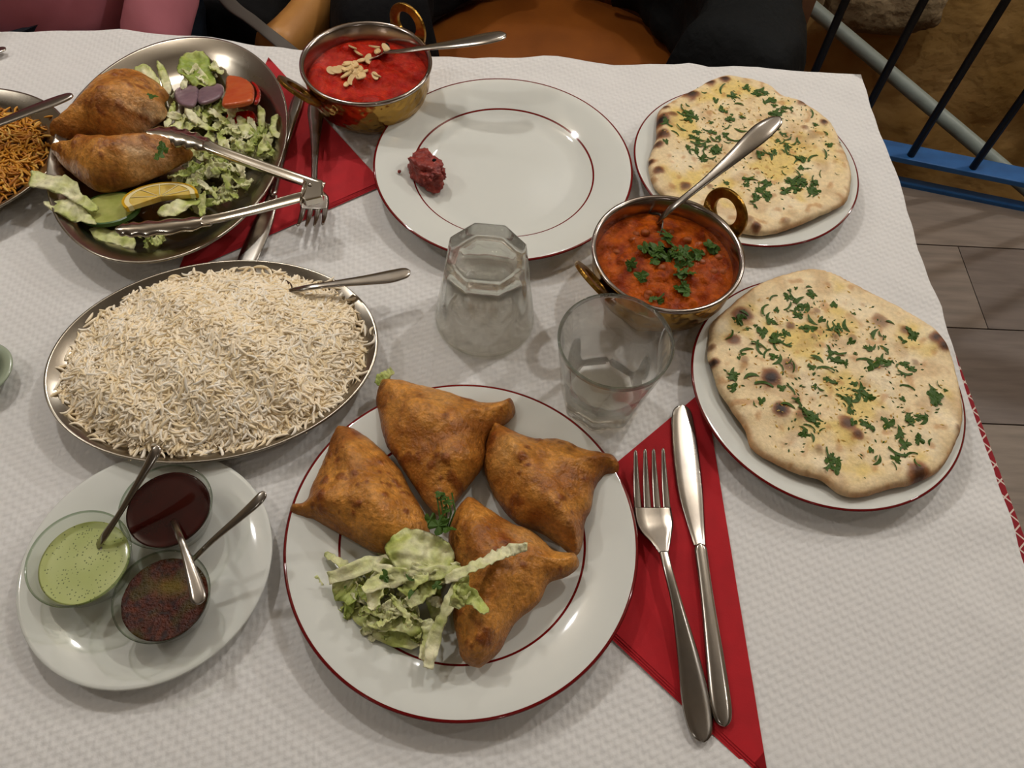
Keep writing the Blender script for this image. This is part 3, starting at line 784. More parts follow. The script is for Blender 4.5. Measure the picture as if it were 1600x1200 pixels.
# ================================================================== naan
def naan(pxs, ze, chars, clusters, seed, label, nleaf):
    ol = [at2(x, y, ze) for x, y in pxs]
    cs = [(*at2(x, y, ze + 0.006), r * 0.00060, k) for x, y, r, k in chars]
    bumps = [(a, b, r * 1.3, 0.0022) for a, b, r, k in cs]
    V, Fc, info = pillow(ol, ze, 0.0052, 0.009, res=0.0019, p=0.5, Hb=0.0025, bumps=bumps, namp=0.0016, nscale=42, jag=0.006, seed=seed,
                         zfun=lambda x, y: 0.0022 * nz(x, y, seed, 16) - 0.0)
    cols = []
    base, butter, edge, brown, black = hx('e8d0a2'), hx('e2c572'), hx('ecd2a8'), hx('8a4a1c'), hx('240f06')
    for v, (d, top) in zip(V, info):
        x, y = v.x, v.y
        c = mixc(base, butter, sstep(0.0, 0.4, nz(x, y, seed + 2, 24) + 0.3 * nz(x, y, seed + 3, 90)) * sstep(0.004, 0.016, d) * 0.95)
        c = mixc(c, hx('f2e2c0'), sstep(0.1, 0.5, nz(x, y, seed + 6, 48)) * 0.6)
        c = mixc(c, edge, sstep(0.008, 0.001, d) * 0.6)
        c = mixc(c, hx('b87a3a'), sstep(0.004, 0.0, d) * sstep(-0.2, 0.3, nz(x, y, seed + 4, 25)) * 0.8)
        c = mixc(c, hx('b87a38'), 0.6 * sstep(0.22, 0.55, nz(x, y, seed + 12, 120))); c = mixc(c, hx('a8763c'), 0.35 * sstep(0.2, 0.5, nz(x, y, seed + 15, 55)))
        for a, b, r, k in cs:
            q = hypot(x - a, y - b) * (1 + 0.30 * nz(x, y, seed + 7, 170)) / r
            if q < 1.35:
                c = mixc(c, brown, 0.9 * sstep(1.3, 0.75, q) * min(1, k + 0.35)); c = mixc(c, black, sstep(0.95, 0.3, q) * k)
        if not top: c = mixc(c, hx('b98a54'), 0.4)
        cols.append(c)
    o = obj('naan_bread', V, Fc, m_naan, col=cols, label=label, cat='naan', group='garlic naan breads')
    bv = bvh_of(V, Fc)
    r = random.Random(int(seed * 10))
    xs = [q[0] for q in ol]; ys = [q[1] for q in ol]; cx, cy = sum(xs) / len(xs), sum(ys) / len(ys)
    cl = [(*at2(x, y, ze + 0.01), s * 0.00047) for x, y, s in clusters]
    k = 0
    while k < nleaf:
        if r.random() < 0.66:
            a, b, s = r.choice(cl); x, y = r.gauss(a, s), r.gauss(b, s)
        else:
            x, y = r.uniform(min(xs), max(xs)), r.uniform(min(ys), max(ys))
        if hypot(x - cx, y - cy) > 0.088: continue
        k += 1
        st = r.random() < 0.22
        herb(o, bv, x, y, r.choice([0.0022, 0.0032, 0.0042, 0.0052, 0.0064]) * (1.15 if st else 1.0), r.choice(STEMS) if st else r.choice(LEAVES), lift=0.0004, tilt=0.3)
    # crumbs of garlic and herb dust, too small to pick apart
    V2, F2, C2 = [], [], []
    for _ in range(620):
        x, y = r.gauss(cx, 0.045), r.gauss(cy, 0.045)
        p, n_ = drop(bv, x, y)
        if p is None or hypot(x - cx, y - cy) > 0.09: continue
        s = r.uniform(0.0005, 0.0013); a = r.uniform(0, 6.28); g = r.random() < 0.42; i0 = len(V2)
        cl_ = hx('3a5a20') if g else hx(r.choice(['e0c070', 'd9b560', 'c99a4a']))
        for j in range(4):
            aa = a + j * pi / 2; V2.append(p + Vector((cos(aa) * s * (1.6 if j % 2 else 0.7), sin(aa) * s * (1.6 if j % 2 else 0.7), 0.0002)))
        V2.append(p + Vector((0, 0, s * 0.7))); C2 += [cl_] * 5
        for j in range(4): F2.append((i0 + j, i0 + (j + 1) % 4, i0 + 4))
    obj('garlic_crumbs', V2, F2, m_naan, o, col=C2, kind='stuff', smooth=False)
    return o
def cropB(l): return [(1060 + x * .35, 400 + y * .35, *r) for x, y, *r in l]
def cropA(l): return [(880 + x * .3667, 80 + y * .3667, *r) for x, y, *r in l]
naan([(1107, 540), (1112, 505), (1140, 479), (1175, 451), (1203, 437), (1242, 425), (1277, 422), (1305, 431), (1336, 447), (1368, 463), (1403, 480), (1438, 501), (1462, 519), (1482, 547), (1494, 582), (1503, 624), (1504, 659), (1494, 690), (1476, 725), (1452, 746), (1417, 759), (1382, 767), (1347, 777), (1312, 774), (1284, 753), (1245, 741), (1207, 722), (1175, 701), (1165, 673), (1144, 641), (1123, 610), (1112, 578), (1105, 557)],
     0.0205, cropB([(410, 550, 14, 1.0), (455, 690, 12, 1.0), (490, 495, 11, .45), (285, 260, 14, .7), (250, 370, 10, .6), (160, 470, 7, 1), (900, 290, 13, .35), (775, 365, 6, .2), (695, 355, 5, .3), (755, 750, 11, .75), (800, 795, 8, .7), (1075, 970, 16, .75), (1155, 365, 11, .9), (1185, 400, 9, .9), (615, 245, 5, .3), (600, 360, 5, .2), (520, 640, 6, .3), (150, 400, 6, .4), (295, 465, 6, .2), (625, 855, 5, .2), (540, 715, 7, .3), (1060, 470, 5, .2), (500, 310, 7, .5), (1010, 330, 8, .5), (890, 490, 7, .4), (1250, 765, 5, .3)]),
     cropB([(560, 100, 20), (540, 200, 26), (450, 220, 22), (350, 190, 16), (330, 300, 16), (560, 260, 18), (570, 530, 14), (510, 590, 12), (340, 540, 10), (430, 340, 12), (370, 410, 12), (210, 400, 12), (720, 300, 10), (990, 380, 20), (890, 440, 18), (1000, 490, 14), (820, 600, 14), (770, 670, 16), (960, 770, 18), (1050, 780, 18), (1080, 720, 14), (980, 910, 16), (1140, 575, 8), (1170, 630, 8), (500, 905, 10), (700, 910, 12), (590, 710, 10), (1170, 915, 6), (1100, 320, 10), (700, 440, 14)]), 1.7,
     'round garlic naan with charred blisters on the nearer right plate', 215)
naan([(1133, 119), (1107, 128), (1078, 144), (1045, 162), (1027, 179), (1025, 216), (1014, 249), (1016, 278), (1027, 300), (1056, 322), (1107, 352), (1170, 366), (1203, 366), (1247, 353), (1294, 333), (1320, 318), (1329, 285), (1324, 252), (1316, 234), (1302, 201), (1280, 179), (1247, 159), (1221, 150), (1203, 135), (1181, 126), (1155, 121)],
     0.0205, cropA([(545, 183, 14, .9), (690, 115, 10, .9), (630, 127, 9, .9), (420, 290, 14, 1), (468, 270, 8, .5), (425, 350, 12, .8), (405, 393, 9, .8), (372, 458, 7, .9), (408, 503, 9, .7), (520, 575, 9, .6), (830, 435, 14, .15), (1112, 300, 7, .9), (1065, 360, 10, .12), (825, 745, 8, .7), (950, 720, 7, .15), (790, 720, 8, .25), (625, 575, 6, .3), (440, 235, 6, .8), (1020, 215, 8, .6), (1180, 400, 5, .3), (1030, 325, 6, .3)]),
     cropA([(690, 240, 14), (700, 290, 12), (545, 275, 10), (510, 330, 12), (570, 350, 12), (650, 340, 14), (620, 380, 14), (640, 430, 12), (710, 400, 12), (885, 415, 12), (970, 360, 14), (1000, 440, 18), (990, 540, 16), (1120, 575, 18), (1040, 565, 14), (950, 570, 10), (820, 545, 14), (540, 230, 8), (440, 290, 8), (740, 180, 14), (850, 170, 10), (910, 240, 10), (960, 250, 10), (800, 310, 12), (850, 600, 10), (860, 680, 10), (1110, 630, 8), (700, 640, 10)]), 3.3,
     'round garlic naan on the farther plate, behind the chickpea curry', 190)

# ================================================================== karahi bowls and curries
def karahi(c, R, h, handles, label):
    t = thing('karahi_bowl', (c[0], c[1], T), label, 'bowl', 'two handled karahi bowls')
    outp = [(0, 0.0), (R * 0.62, 0.0), (R * 0.70, 0.002), (R * 0.86, 0.014), (R * 0.94, 0.028), (R * 0.965, h - 0.004), (R * 0.965, h - 0.001)]
    V, Fc = lathe(outp + [(R * 0.93, h - 0.002), (R * 0.91, 0.028), (R * 0.83, 0.015), (R * 0.66, 0.004), (0, 0.003)], 120, (c[0], c[1], T))
    recalc(obj('brass_shell', V, Fc, m_hammer, t, label='hammered brass outside'))
    inn = [(0, 0.0042), (R * 0.65, 0.0052), (R * 0.82, 0.0162), (R * 0.905, 0.030), (R * 0.925, h - 0.002), (R * 0.96, h + 0.0012), (R * 0.995, h + 0.0006), (R * 1.0, h - 0.0014), (R * 0.985, h - 0.0032), (R * 0.967, h - 0.003),
           (R * 0.94, h - 0.006), (R * 0.915, 0.0285), (R * 0.832, 0.0155), (R * 0.655, 0.0046), (0, 0.0036)]
    V, Fc = lathe(inn, 120, (c[0], c[1], T))
    recalc(obj('steel_liner', V, Fc, m_bowlin, t, label='polished steel inside and rolled rim'))
    for a, up in handles:
        d = Vector((cos(a), sin(a), 0)); s = Vector((-sin(a), cos(a), 0)); u = (Vector((0, 0, 1)) * cos(up) + d * sin(up)).normalized()
        nrm = s.cross(u).normalized(); base = Vector((c[0], c[1], T + h - 0.012)) + d * (R * 0.975)
        # flat ring, wider at the foot, with an oval hole
        V, Fc = [], []; n = 40
        for k in range(n):
            q = 2 * pi * k / n; ox, oy = 0.0225 * cos(q), 0.0185 + 0.0215 * sin(q)
            if sin(q) < 0: ox *= 1 + 0.25 * sin(q) * sin(q)
            ix, iy = 0.0118 * cos(q), 0.0205 + 0.0118 * sin(q)
            for (x, y, z) in ((ox, oy, -0.0017), (ox, oy, 0.0017), (ix, iy, 0.0021), (ix, iy, -0.0021)):
                V.append(base + s * x + u * y + nrm * z)
        for k in range(n):
            for j in range(4): Fc.append((4 * k + j, 4 * k + (j + 1) % 4, 4 * ((k + 1) % n) + (j + 1) % 4, 4 * ((k + 1) % n) + j))
        hd = recalc(obj('handle', V, Fc, m_brass, t, smooth=False, label='engraved brass ring handle')); bevel(hd, 0.0008)
        for sg in (-1, 1):
            b = Vector((c[0], c[1], T + h - 0.011)) + d * (R * 0.928) + s * (0.010 * sg)
            V, Fc = [], []
            for i in range(5):
                ph = i / 4 * pi / 2
                for k in range(12):
                    q = 2 * pi * k / 12; V.append(b - d * (0.0016 * sin(ph)) + (s * cos(q) + Vector((0, 0, 1)) * sin(q)) * (0.0027 * cos(ph) + 1e-5))
            for i in range(4):
                for k in range(12): Fc.append((i * 12 + k, i * 12 + (k + 1) % 12, (i + 1) * 12 + (k + 1) % 12, (i + 1) * 12 + k))
            recalc(obj('rivet', V, Fc, m_bowlin, hd))
    return t
CK = (0.1180, 0.4430); RK = (-0.1660, 0.6510); KR, KH = 0.0632, 0.052
karahi(CK, KR, KH, [(radians(41), radians(8)), (radians(215), radians(38))], 'steel and brass karahi bowl of chickpea curry beside the naans')
karahi(RK, KR, KH, [(radians(58), radians(2)), (radians(225), radians(44))], 'steel and brass karahi bowl of red almond curry at the back')

def curry(name, c, R, z, hf, cf, label):
    V, Fc, cols = [], [], []; nr, na = 46, 150
    for i in range(nr + 1):
        for k in range(na):
            q = i / nr; a = 2 * pi * k / na; x, y = c[0] + q * R * cos(a), c[1] + q * R * sin(a)
            hgt = hf(x, y, q) * (1 - q ** 8); V.append(Vector((x, y, T + z + hgt))); cols.append(cf(x, y, hgt))
    for i in range(nr):
        for k in range(na): Fc.append((i * na + k, (i + 1) * na + k, (i + 1) * na + (k + 1) % na, i * na + (k + 1) % na))
    top = (nr) * na; b0 = len(V)
    for k in range(na):
        a = 2 * pi * k / na; V.append(Vector((c[0] + R * 0.93 * cos(a), c[1] + R * 0.93 * sin(a), T + z - 0.014))); cols.append(cf(V[-1].x, V[-1].y, 0))
    for k in range(na): Fc.append((top + k, b0 + k, b0 + (k + 1) % na, top + (k + 1) % na))
    Fc.append(tuple(b0 + k for k in range(na - 1, -1, -1)))
    o = obj(name, V, Fc, m_curry, col=cols, label=label, cat='curry')
    return o, bvh_of(V, Fc)
def lumps(seed, s, n):
    r = random.Random(seed); return [(r.uniform(-1, 1), r.uniform(-1, 1), r.uniform(*s), r.uniform(0.5, 1)) for _ in range(n)]
lc = lumps(4, (0.07, 0.12), 70)
def h_chana(x, y, q):
    u, v = (x - CK[0]) / 0.058, (y - CK[1]) / 0.058; h = 0.0
    for a, b, s, k in lc:
        d2 = (u - a) ** 2 + (v - b) ** 2
        if d2 < s * s: h = max(h, 0.0044 * k * sqrt(1 - d2 / (s * s)))
    return 0.007 * (1 - q * q) + h + 0.0010 * nz(x, y, 3, 210) + 0.0006 * nz(x, y, 4, 500)
def c_chana(x, y, h):
    c = mixc(hx('7c2a04'), hx('b4540c'), 0.5 + 1.0 * nz(x, y, 6, 90) + 0.4 * nz(x, y, 7, 300)); return mixc(c, hx('b86420'), sstep(0.010, 0.013, h) * 0.45)
chana, chb = curry('chickpea_curry', CK, 0.0585, 0.036, h_chana, c_chana, 'orange brown chickpea curry topped with green coriander')
lr = lumps(9, (0.16, 0.34), 13)
def h_red(x, y, q):
    u, v = (x - RK[0]) / 0.058, (y - RK[1]) / 0.058; h = 0.0
    for a, b, s, k in lr:
        d = hypot(u - a, v - b); h += 0.0062 * k * sstep(s, s * 0.35, d)
    return 0.003 + min(h, 0.012) + 0.0012 * nz(x, y, 3, 120) + 0.0005 * nz(x, y, 9, 420)
def c_red(x, y, h): return mixc(mixc(hx('860a04'), hx('b81e0c'), 0.5 + 0.9 * nz(x, y, 2, 60)), hx('c23418'), 0.3 + 0.8 * nz(x, y, 8, 140))
redc, reb = curry('red_curry', RK, 0.0585, 0.035, h_red, c_red, 'bright red creamy curry scattered with flaked almonds')
# chickpeas showing through the sauce
m_pea = M('chickpea', hx('a04a10'), 0.2, col2=hx('8e4512'), nscale=80, bump=0.3, bscale=300)
bm = bmesh.new(); bmesh.ops.create_uvsphere(bm, u_segments=10, v_segments=7, radius=1)
for v in bm.verts: v.co *= 1 + 0.10 * noise.noise(v.co * 1.5)
mp_ = bpy.data.meshes.new('chickpea'); bm.to_mesh(mp_); bm.free(); mp_.polygons.foreach_set('use_smooth', [True] * len(mp_.polygons)); mp_.materials.append(m_pea)
r_ = random.Random(12)
for i in range(20):
    a, q = r_.uniform(0, 2 * pi), sqrt(r_.random()) * 0.050; x, y = CK[0] + q * cos(a), CK[1] + q * sin(a); p, n_ = drop(chb, x, y)
    if p: place('chickpea', mp_, chana, p - Vector((0, 0, 0.0024)), (r_.random() * 3, r_.random() * 3, 0), (0.0042, 0.0042, 0.0036))
# coriander on the curry
for (px, py, k, s) in [(1035, 395, 12, .007), (1062, 400, 12, .008), (1068, 425, 8, .006), (1040, 385, 5, .006), (1013, 385, 6, .005), (1072, 445, 6, .005), (1108, 382, 3, .003), (1120, 385, 2, .002), (1045, 365, 4, .003), (985, 412, 3, .002), (1085, 398, 4, .006), (1030, 458, 3, .004), (1003, 430, 2, .002)]:
    x0, y0 = at2(px, py, 0.046)
    for _ in range(k):
        herb(chana, chb, r_.gauss(x0, s * 0.6), r_.gauss(y0, s * 0.6), r_.uniform(0.0042, 0.0074), r_.choice(LEAVES[:4] if r_.random() < .8 else STEMS), lift=r_.uniform(0.0008, 0.0036), tilt=1.0)
# flaked almonds
def almond_mesh(seed):
    r = random.Random(seed); n = 12; V, Fc = [], []
    for z in (0.0, 0.0009):
        for k in range(n):
            a = 2 * pi * k / n; V.append(Vector(((0.0048 + 0.0012 * cos(a)) * cos(a), (0.0027 + 0.0004 * cos(a)) * sin(a), z + 0.0006 * cos(a) ** 2 * (seed % 2))))
    Fc = [tuple(range(n - 1, -1, -1)), tuple(range(n, 2 * n))] + [(k, (k + 1) % n, n + (k + 1) % n, n + k) for k in range(n)]
    me = bpy.data.meshes.new('almond_flake'); me.from_pydata(V, [], Fc); me.materials.append(m_almond); return me
AM = [almond_mesh(i) for i in range(3)]
al = [(551, 72), (560, 78), (590, 80), (604, 78), (587, 74), (566, 87), (573, 85)]
al += [(r_.gauss(553, 13), r_.gauss(106, 8)) for _ in range(26)] + [(530, 100), (524, 104), (585, 112), (590, 113), (547, 120), (562, 122)]
for px, py in al:
    x, y = at2(px, py, 0.045); p, n_ = drop(reb, x, y)
    if p is None: continue
    e = n_.to_track_quat('Z', 'Y').to_euler(); e.z += r_.uniform(0, 6.28); e.x += r_.uniform(-.35, .35); e.y += r_.uniform(-.35, .35)
    place('almond_flake', r_.choice(AM), None, p + Vector((0, 0, r_.uniform(0.0006, 0.0030))), e, r_.uniform(1.0, 1.45), label='pale almond flake sprinkled on the red curry', cat='almond', group='flaked almonds on the red curry')

# ================================================================== cutlery
def px_path(L): return [at(x, y, z) for x, y, z, *_ in L], [pxw(q[3], at(q[0], q[1], q[2])) / 2 for q in L]

def spoon(name, path, bowl, label, group=None, th=0.0022):
    """path: handle end -> neck as (px,py,z,width px); bowl: (px,py,z,len m,width m, depth)"""
    P, W = px_path(path)
    t = thing(name, (P[len(P) // 2].x, P[len(P) // 2].y, T), label, 'spoon', group)
    bc = at(bowl[0], bowl[1], bowl[2]); d = (bc - P[-1]); d.normalize()
    P2 = P + [P[-1] + (bc - P[-1]) * 0.5]; W2 = W + [W[-1]]
    obj('handle', *ribbon(P2, W2, th, 10), m_cutlery, t)
    s = d.cross(Vector((0, 0, 1))).normalized(); u = s.cross(d).normalized()
    V, Fc = [], []; nr, na = 8, 28; a_, b_, dp = bowl[3] / 2, bowl[4] / 2, bowl[5]
    for side in (0, 1):
        for i in range(nr + 1):
            q = i / nr
            for k in range(na):
                g = 2 * pi * k / na; egg = 1 + 0.12 * cos(g)
                V.append(bc + d * (a_ * q * cos(g)) + s * (b_ * q * sin(g) * egg) - u * (dp * (1 - q * q)) - u * (0.0011 * side))
    o1 = (nr + 1) * na
    for i in range(nr):
        for k in range(na):
            Fc.append((i * na + k, (i + 1) * na + k, (i + 1) * na + (k + 1) % na, i * na + (k + 1) % na))
            Fc.append((o1 + i * na + k, o1 + i * na + (k + 1) % na, o1 + (i + 1) * na + (k + 1) % na, o1 + (i + 1) * na + k))
    for k in range(na): Fc.append((nr * na + k, o1 + nr * na + k, o1 + nr * na + (k + 1) % na, nr * na + (k + 1) % na))
    obj('bowl', V, Fc, m_cutlery, t)
    return t
G_SP = 'serving spoons'
spoon('serving_spoon', [(641, 424, .030, 20), (610, 432, .031, 26), (570, 438, .033, 20), (520, 444, .036, 13), (478, 450, .036, 11)], (418, 462, .018, .050, .036, .006), 'steel spoon stuck into the mound of white rice', G_SP)
spoon('serving_spoon', [(1219, 184, .108, 20), (1190, 206, .104, 34), (1150, 242, .094, 25), (1100, 285, .078, 14), (1050, 325, .060, 12)], (1003, 372, .024, .056, .042, .009), 'steel spoon leaning in the chickpea curry bowl, over the naan', G_SP)
spoon('serving_spoon', [(791, 54, .080, 20), (760, 60, .079, 28), (715, 68, .074, 22), (670, 74, .067, 14), (628, 80, .058, 12)], (572, 82, .033, .060, .046, .010), 'steel spoon resting in the red curry bowl at the back', G_SP)
spoon('serving_spoon', [(114, 148, .046, 14), (90, 157, .045, 22), (50, 172, .043, 22), (0, 192, .040, 17), (-60, 214, .036, 12)], (-130, 240, .026, .058, .040, .008), 'steel spoon lying across the yellow rice platter at left edge', G_SP)
G_TS = 'teaspoons in the sauces'
spoon('teaspoon', [(246, 696, .068, 14), (240, 712, .066, 18), (215, 755, .056, 13), (185, 805, .043, 10), (163, 838, .034, 14)], (140, 872, .016, .034, .022, .005), 'teaspoon standing in the pale green mint sauce', G_TS, .0018)
spoon('teaspoon', [(311, 944, .050, 26), (308, 925, .050, 24), (298, 890, .049, 18), (287, 855, .047, 12), (280, 836, .044, 11)], (262, 790, .016, .034, .022, .005), 'teaspoon from the dark tamarind sauce, handle over the pickle', G_TS, .0018)
spoon('teaspoon', [(414, 768, .066, 12), (402, 783, .064, 18), (370, 812, .056, 14), (335, 842, .047, 10), (310, 866, .039, 9)], (270, 905, .015, .034, .022, .005), 'teaspoon leaning out of the oily chilli pickle to the right', G_TS, .0018)
spoon('teaspoon', [(9, 75, .004, 12), (-12, 82, .005, 16), (-60, 98, .007, 12), (-110, 115, .010, 9)], (-160, 132, .008, .034, .022, .005), 'tip of a spoon handle at the far left edge', None, .0018)

def fork(handle, head, tips, label):
    P, W = px_path(handle)
    t = thing('fork', (P[1].x, P[1].y, T), label, 'fork', 'dinner forks')
    obj('handle', *ribbon(P, W, 0.0024, 10, r1=False), m_cutlery, t)
    Ph, Wh = px_path(head)
    obj('head', *ribbon(Ph, Wh, 0.0020, 10, r0=False, r1=False, dish=0.06), m_cutlery, t)
    d_a = (at(*tips[0][:3]) - Ph[-1]).dot((Ph[-1] - Ph[-2]).cross(Vector((0, 0, 1))))
    if d_a > 0: tips = tips[::-1]
    # tines share out the width of the head's front edge
    a = Ph[-1]; dirh = (Ph[-1] - Ph[-2]).normalized(); s = dirh.cross(Vector((0, 0, 1))).normalized()
    for k, (x, y, z, w_) in enumerate(tips):
        b = a + s * (Wh[-1] * (-0.78 + 1.56 * k / 3)); e = at(x, y, z)
        wd = Wh[-1] * 0.17
        mid = (b + e) / 2 - Vector((0, 0, 0.0014))
        obj('tine', *ribbon([b - dirh * 0.001, mid, e], [wd * 1.25, wd, wd * 0.55], 0.0019, 8, r0=False), m_cutlery, t)
    return t
fork([(1099, 1160, .004, 30), (1090, 1110, .005, 46), (1076, 1030, .009, 36), (1058, 945, .014, 19), (1045, 895, .016, 15), (1037, 862, .015, 15)],
     [(1037, 864, .015, 16), (1032, 845, .013, 34), (1025, 825, .011, 56), (1021, 810, .0105, 60), (1019, 794, .0105, 59)],
     [(993, 703, .019, 0), (1008, 701, .019, 0), (1021, 701, .019, 0), (1036, 700, .019, 0)], 'steel fork lying beside the knife on the right red napkin')
fork([(491, 157, .009, 16), (493, 175, .009, 25), (493, 205, .011, 18), (492, 245, .014, 11), (491, 285, .016, 10)],
     [(491, 283, .016, 11), (491, 296, .014, 24), (491, 308, .013, 42), (492, 318, .0125, 44), (491, 327, .0125, 43)],
     [(465, 353, .018, 0), (478, 354, .018, 0), (491, 353, .018, 0), (504, 351, .018, 0)], 'steel fork pinned under the tongs on the left red napkin')

def knife(blade, handle, label, serr=True):
    P, W = px_path(handle); t = thing('table_knife', (P[1].x, P[1].y, T), label, 'knife', 'dinner knives')
    obj('handle', *ribbon(P, W, 0.0055, 10), m_cutlery, t)
    P, W = px_path(blade)
    V, Fc = ribbon(P, W, 0.0016, 30, r0=True, r1=False, edge=(lambda u, a: 1 - (0.035 if int(u * 160) % 2 else 0) * (1 if (a < 0 and 0.08 < u < 0.55) else 0)))
    obj('blade', V, Fc, m_cutlery, t)
    return t
knife([(1066, 633, .004, 26), (1067, 660, .004, 36), (1072, 710, .004, 42), (1079, 770, .004, 40), (1088, 825, .004, 27), (1093, 852, .005, 20)],
      [(1131, 1136, .0045, 24), (1126, 1100, .005, 35), (1117, 1030, .0055, 31), (1107, 955, .0055, 24), (1099, 895, .0055, 21), (1093, 850, .0055, 22)], 'steel dinner knife with serrated blade on the right red napkin')
knife([(378, 430, .004, 26), (386, 408, .004, 32), (400, 375, .004, 33), (413, 343, .004, 30), (422, 318, .004, 22), (426, 305, .005, 16)],
      [(468, 148, .0045, 14), (463, 163, .005, 20), (456, 188, .0055, 17), (446, 225, .0055, 14), (434, 270, .0055, 13), (425, 307, .0055, 15)], 'steel dinner knife half hidden under the salad platter, on left napkin')

# ================================================================== napkins
def napkin(tri, label, shift):
    c = [at2(x, y, 0.0) for x, y in tri]
    t = thing('napkin', (sum(q[0] for q in c) / 3, sum(q[1] for q in c) / 3, T), label, 'napkin', 'folded red napkins')
    z = 0.0004
    for k in range(4):
        f = 3 - k
        cc = [(q[0] + shift[i][0] * f, q[1] + shift[i][1] * f) for i, q in enumerate(c)]
        n = 14; pts = []
        for i in range(3):
            a, b = cc[i], cc[(i + 1) % 3]
            for j in range(n): pts.append((a[0] + (b[0] - a[0]) * j / n, a[1] + (b[1] - a[1]) * j / n))
        V, Fc, info = pillow(pts, z + k * 0.0006, 0.0003, 0.004, res=0.006, smooth=False, zfun=lambda x, y: 0.0003 * nz(x, y, k, 30))
        obj('fold_layer', V, Fc, m_napkin, t).data.set_sharp_from_angle(angle=radians(14))
    return t
napkin([(1100, 610), (812, 851), (1198, 1212)], 'folded red paper napkin under fork and knife on the right', [(0, 0), (-0.0008, -0.0012), (-0.0005, -0.0016)])
napkin([(596, 286), (420, 92), (280, 424)], 'folded red paper napkin between the salad platter and empty plate', [(0.0004, -0.0014), (0, 0), (0.0003, -0.0014)])

# ================================================================== tumblers
def tumbler(c, flip, label, rot=0.0):
    Hh = 0.083; Rt, Rb = 0.0418, 0.0310; n = 96
    def octf(a): q = (a + rot) % (pi / 4) - pi / 8; return cos(pi / 8) / cos(q) * 1.035
    outer = [(0, 0.0012), (0.014, 0.0009), (Rb * 0.72, 0.0006), (Rb * 0.90, 0.0002), (Rb * 0.97, 0.0012), (Rb * 1.0, 0.0030)]
    for i in range(1, 15): outer.append((Rb + (Rt - Rb) * (i / 15) ** 0.92, 0.003 + (Hh - 0.003) * i / 15))
    outer += [(Rt - 0.0001, Hh - 0.0012), (Rt - 0.0006, Hh - 0.0002), (Rt - 0.0011, Hh), (Rt - 0.0017, Hh - 0.0003)]
    inner = []
    for i in range(14, 0, -1):
        z = 0.017 + (Hh - 0.017) * i / 15; r = Rb + (Rt - Rb) * (z / Hh) ** 0.92 - (0.0021 + 0.0030 * sstep(0.05, 0.02, z)); inner.append((r, z))
    inner += [(Rb - 0.0060, 0.0165), (Rb - 0.0085, 0.0150), (Rb * 0.45, 0.0142), (0, 0.0140)]
    prof = outer + inner; no = len(outer)
    def rf(a, i):
        r, z = prof[i]
        if i < no:
            k = sstep(0.062, 0.030, z + 0.006 * cos(8 * (a + rot))); 
            if i < 3: k = 0
            return 1 + (octf(a) - 1) * k
        k = sstep(0.040, 0.018, z) * 0.8; return 1 + (octf(a) - 1) * k
    V, Fc = lathe(prof, n, (0, 0, 0), rf=rf)
    if flip: V = [Vector((v.x, -v.y, Hh - v.z)) for v in V]
    V = [v + Vector((c[0], c[1], T + 0.0005)) for v in V]
    o = recalc(obj('tumbler', V, Fc, m_glass, label=label, cat='glass', group='clear faceted tumblers'))
    o.data.materials.append(m_thin); o.data.materials.append(m_rim)
    o.cycles.is_caustics_caster = True
    for f in o.data.polygons:
        zc = f.center.z; zc = Hh - zc if flip else zc
        if zc > Hh - 0.0022: f.material_index = 2
    return o
tumbler((-0.0277, 0.3985), True, 'clear faceted tumbler standing upside down by the empty plate', radians(22))
tumbler((0.0708, 0.3275), False, 'clear faceted tumbler standing upright, near the chickpea curry', radians(10))

# ================================================================== sauce bowls
def sauce_bowl(c, R, h, label):
    prof = [(0, 0.0), (R * 0.60, 0.0), (R * 0.68, 0.0015), (R * 0.85, h * 0.45), (R * 0.97, h * 0.93), (R * 1.0, h * 0.985), (R * 0.99, h), (R * 0.955, h * 0.99), (R * 0.90, h * 0.85), (R * 0.78, h * 0.42), (R * 0.62, 0.0045), (0, 0.0035)]
    V, Fc = lathe(prof, 80, (c[0], c[1], T + 0.006))
    o = recalc(obj('sauce_bowl', V, Fc, m_thin2, label=label, cat='bowl', group='small glass sauce bowls')); o.data.materials.append(m_rim)
    for f in o.data.polygons:
        if f.center.z > h * 0.925: f.material_index = 1
    return o
def sauce(name, c, R, h, fill, mat, label, hf=None, cf=None):
    z0 = 0.0058; rr = [(0.0, 0.0043), (R * 0.62, 0.0048), (R * 0.782, h * 0.42)]
    rtop = R * (0.78 + (0.90 - 0.78) * (fill / h - 0.42) / 0.43) + 0.0003
    prof = rr + [(rtop - 0.0003, fill * 0.97), (rtop + 0.0001, fill)] + [(rtop * q, fill - 0.0006 * min(1, (1 - q) * 8)) for q in (0.96, 0.9, 0.82, 0.74, 0.66, 0.58, 0.5, 0.42, 0.34, 0.26, 0.18, 0.1)] + [(0, fill - 0.0006)]
    V, Fc = lathe(prof, 90, (c[0], c[1], T + z0 + 0.0002))
    if hf:
        for i, v in enumerate(V):
            if v.z > T + z0 + fill - 0.0012: v.z += hf(v.x, v.y)
    cols = [cf(v.x, v.y) for v in V] if cf else None
    return recalc(obj(name, V, Fc, mat, col=cols, label=label, cat='sauce'))
BM_, BT, BP = (-0.2680, 0.1505), (-0.2235, 0.1930), (-0.2080, 0.1335)
BM_ = (-0.2672, 0.1530)
sauce_bowl(BM_, 0.0325, 0.031, 'small glass bowl holding pale green mint sauce')
sauce_bowl(BT, 0.0305, 0.031, 'small glass bowl holding dark brown tamarind sauce')
sauce_bowl(BP, 0.0300, 0.031, 'small glass bowl holding oily red chilli pickle')
m_mint = M('mint_sauce', attr='Col', rough=0.35, coat=0.2, sss=0.1)
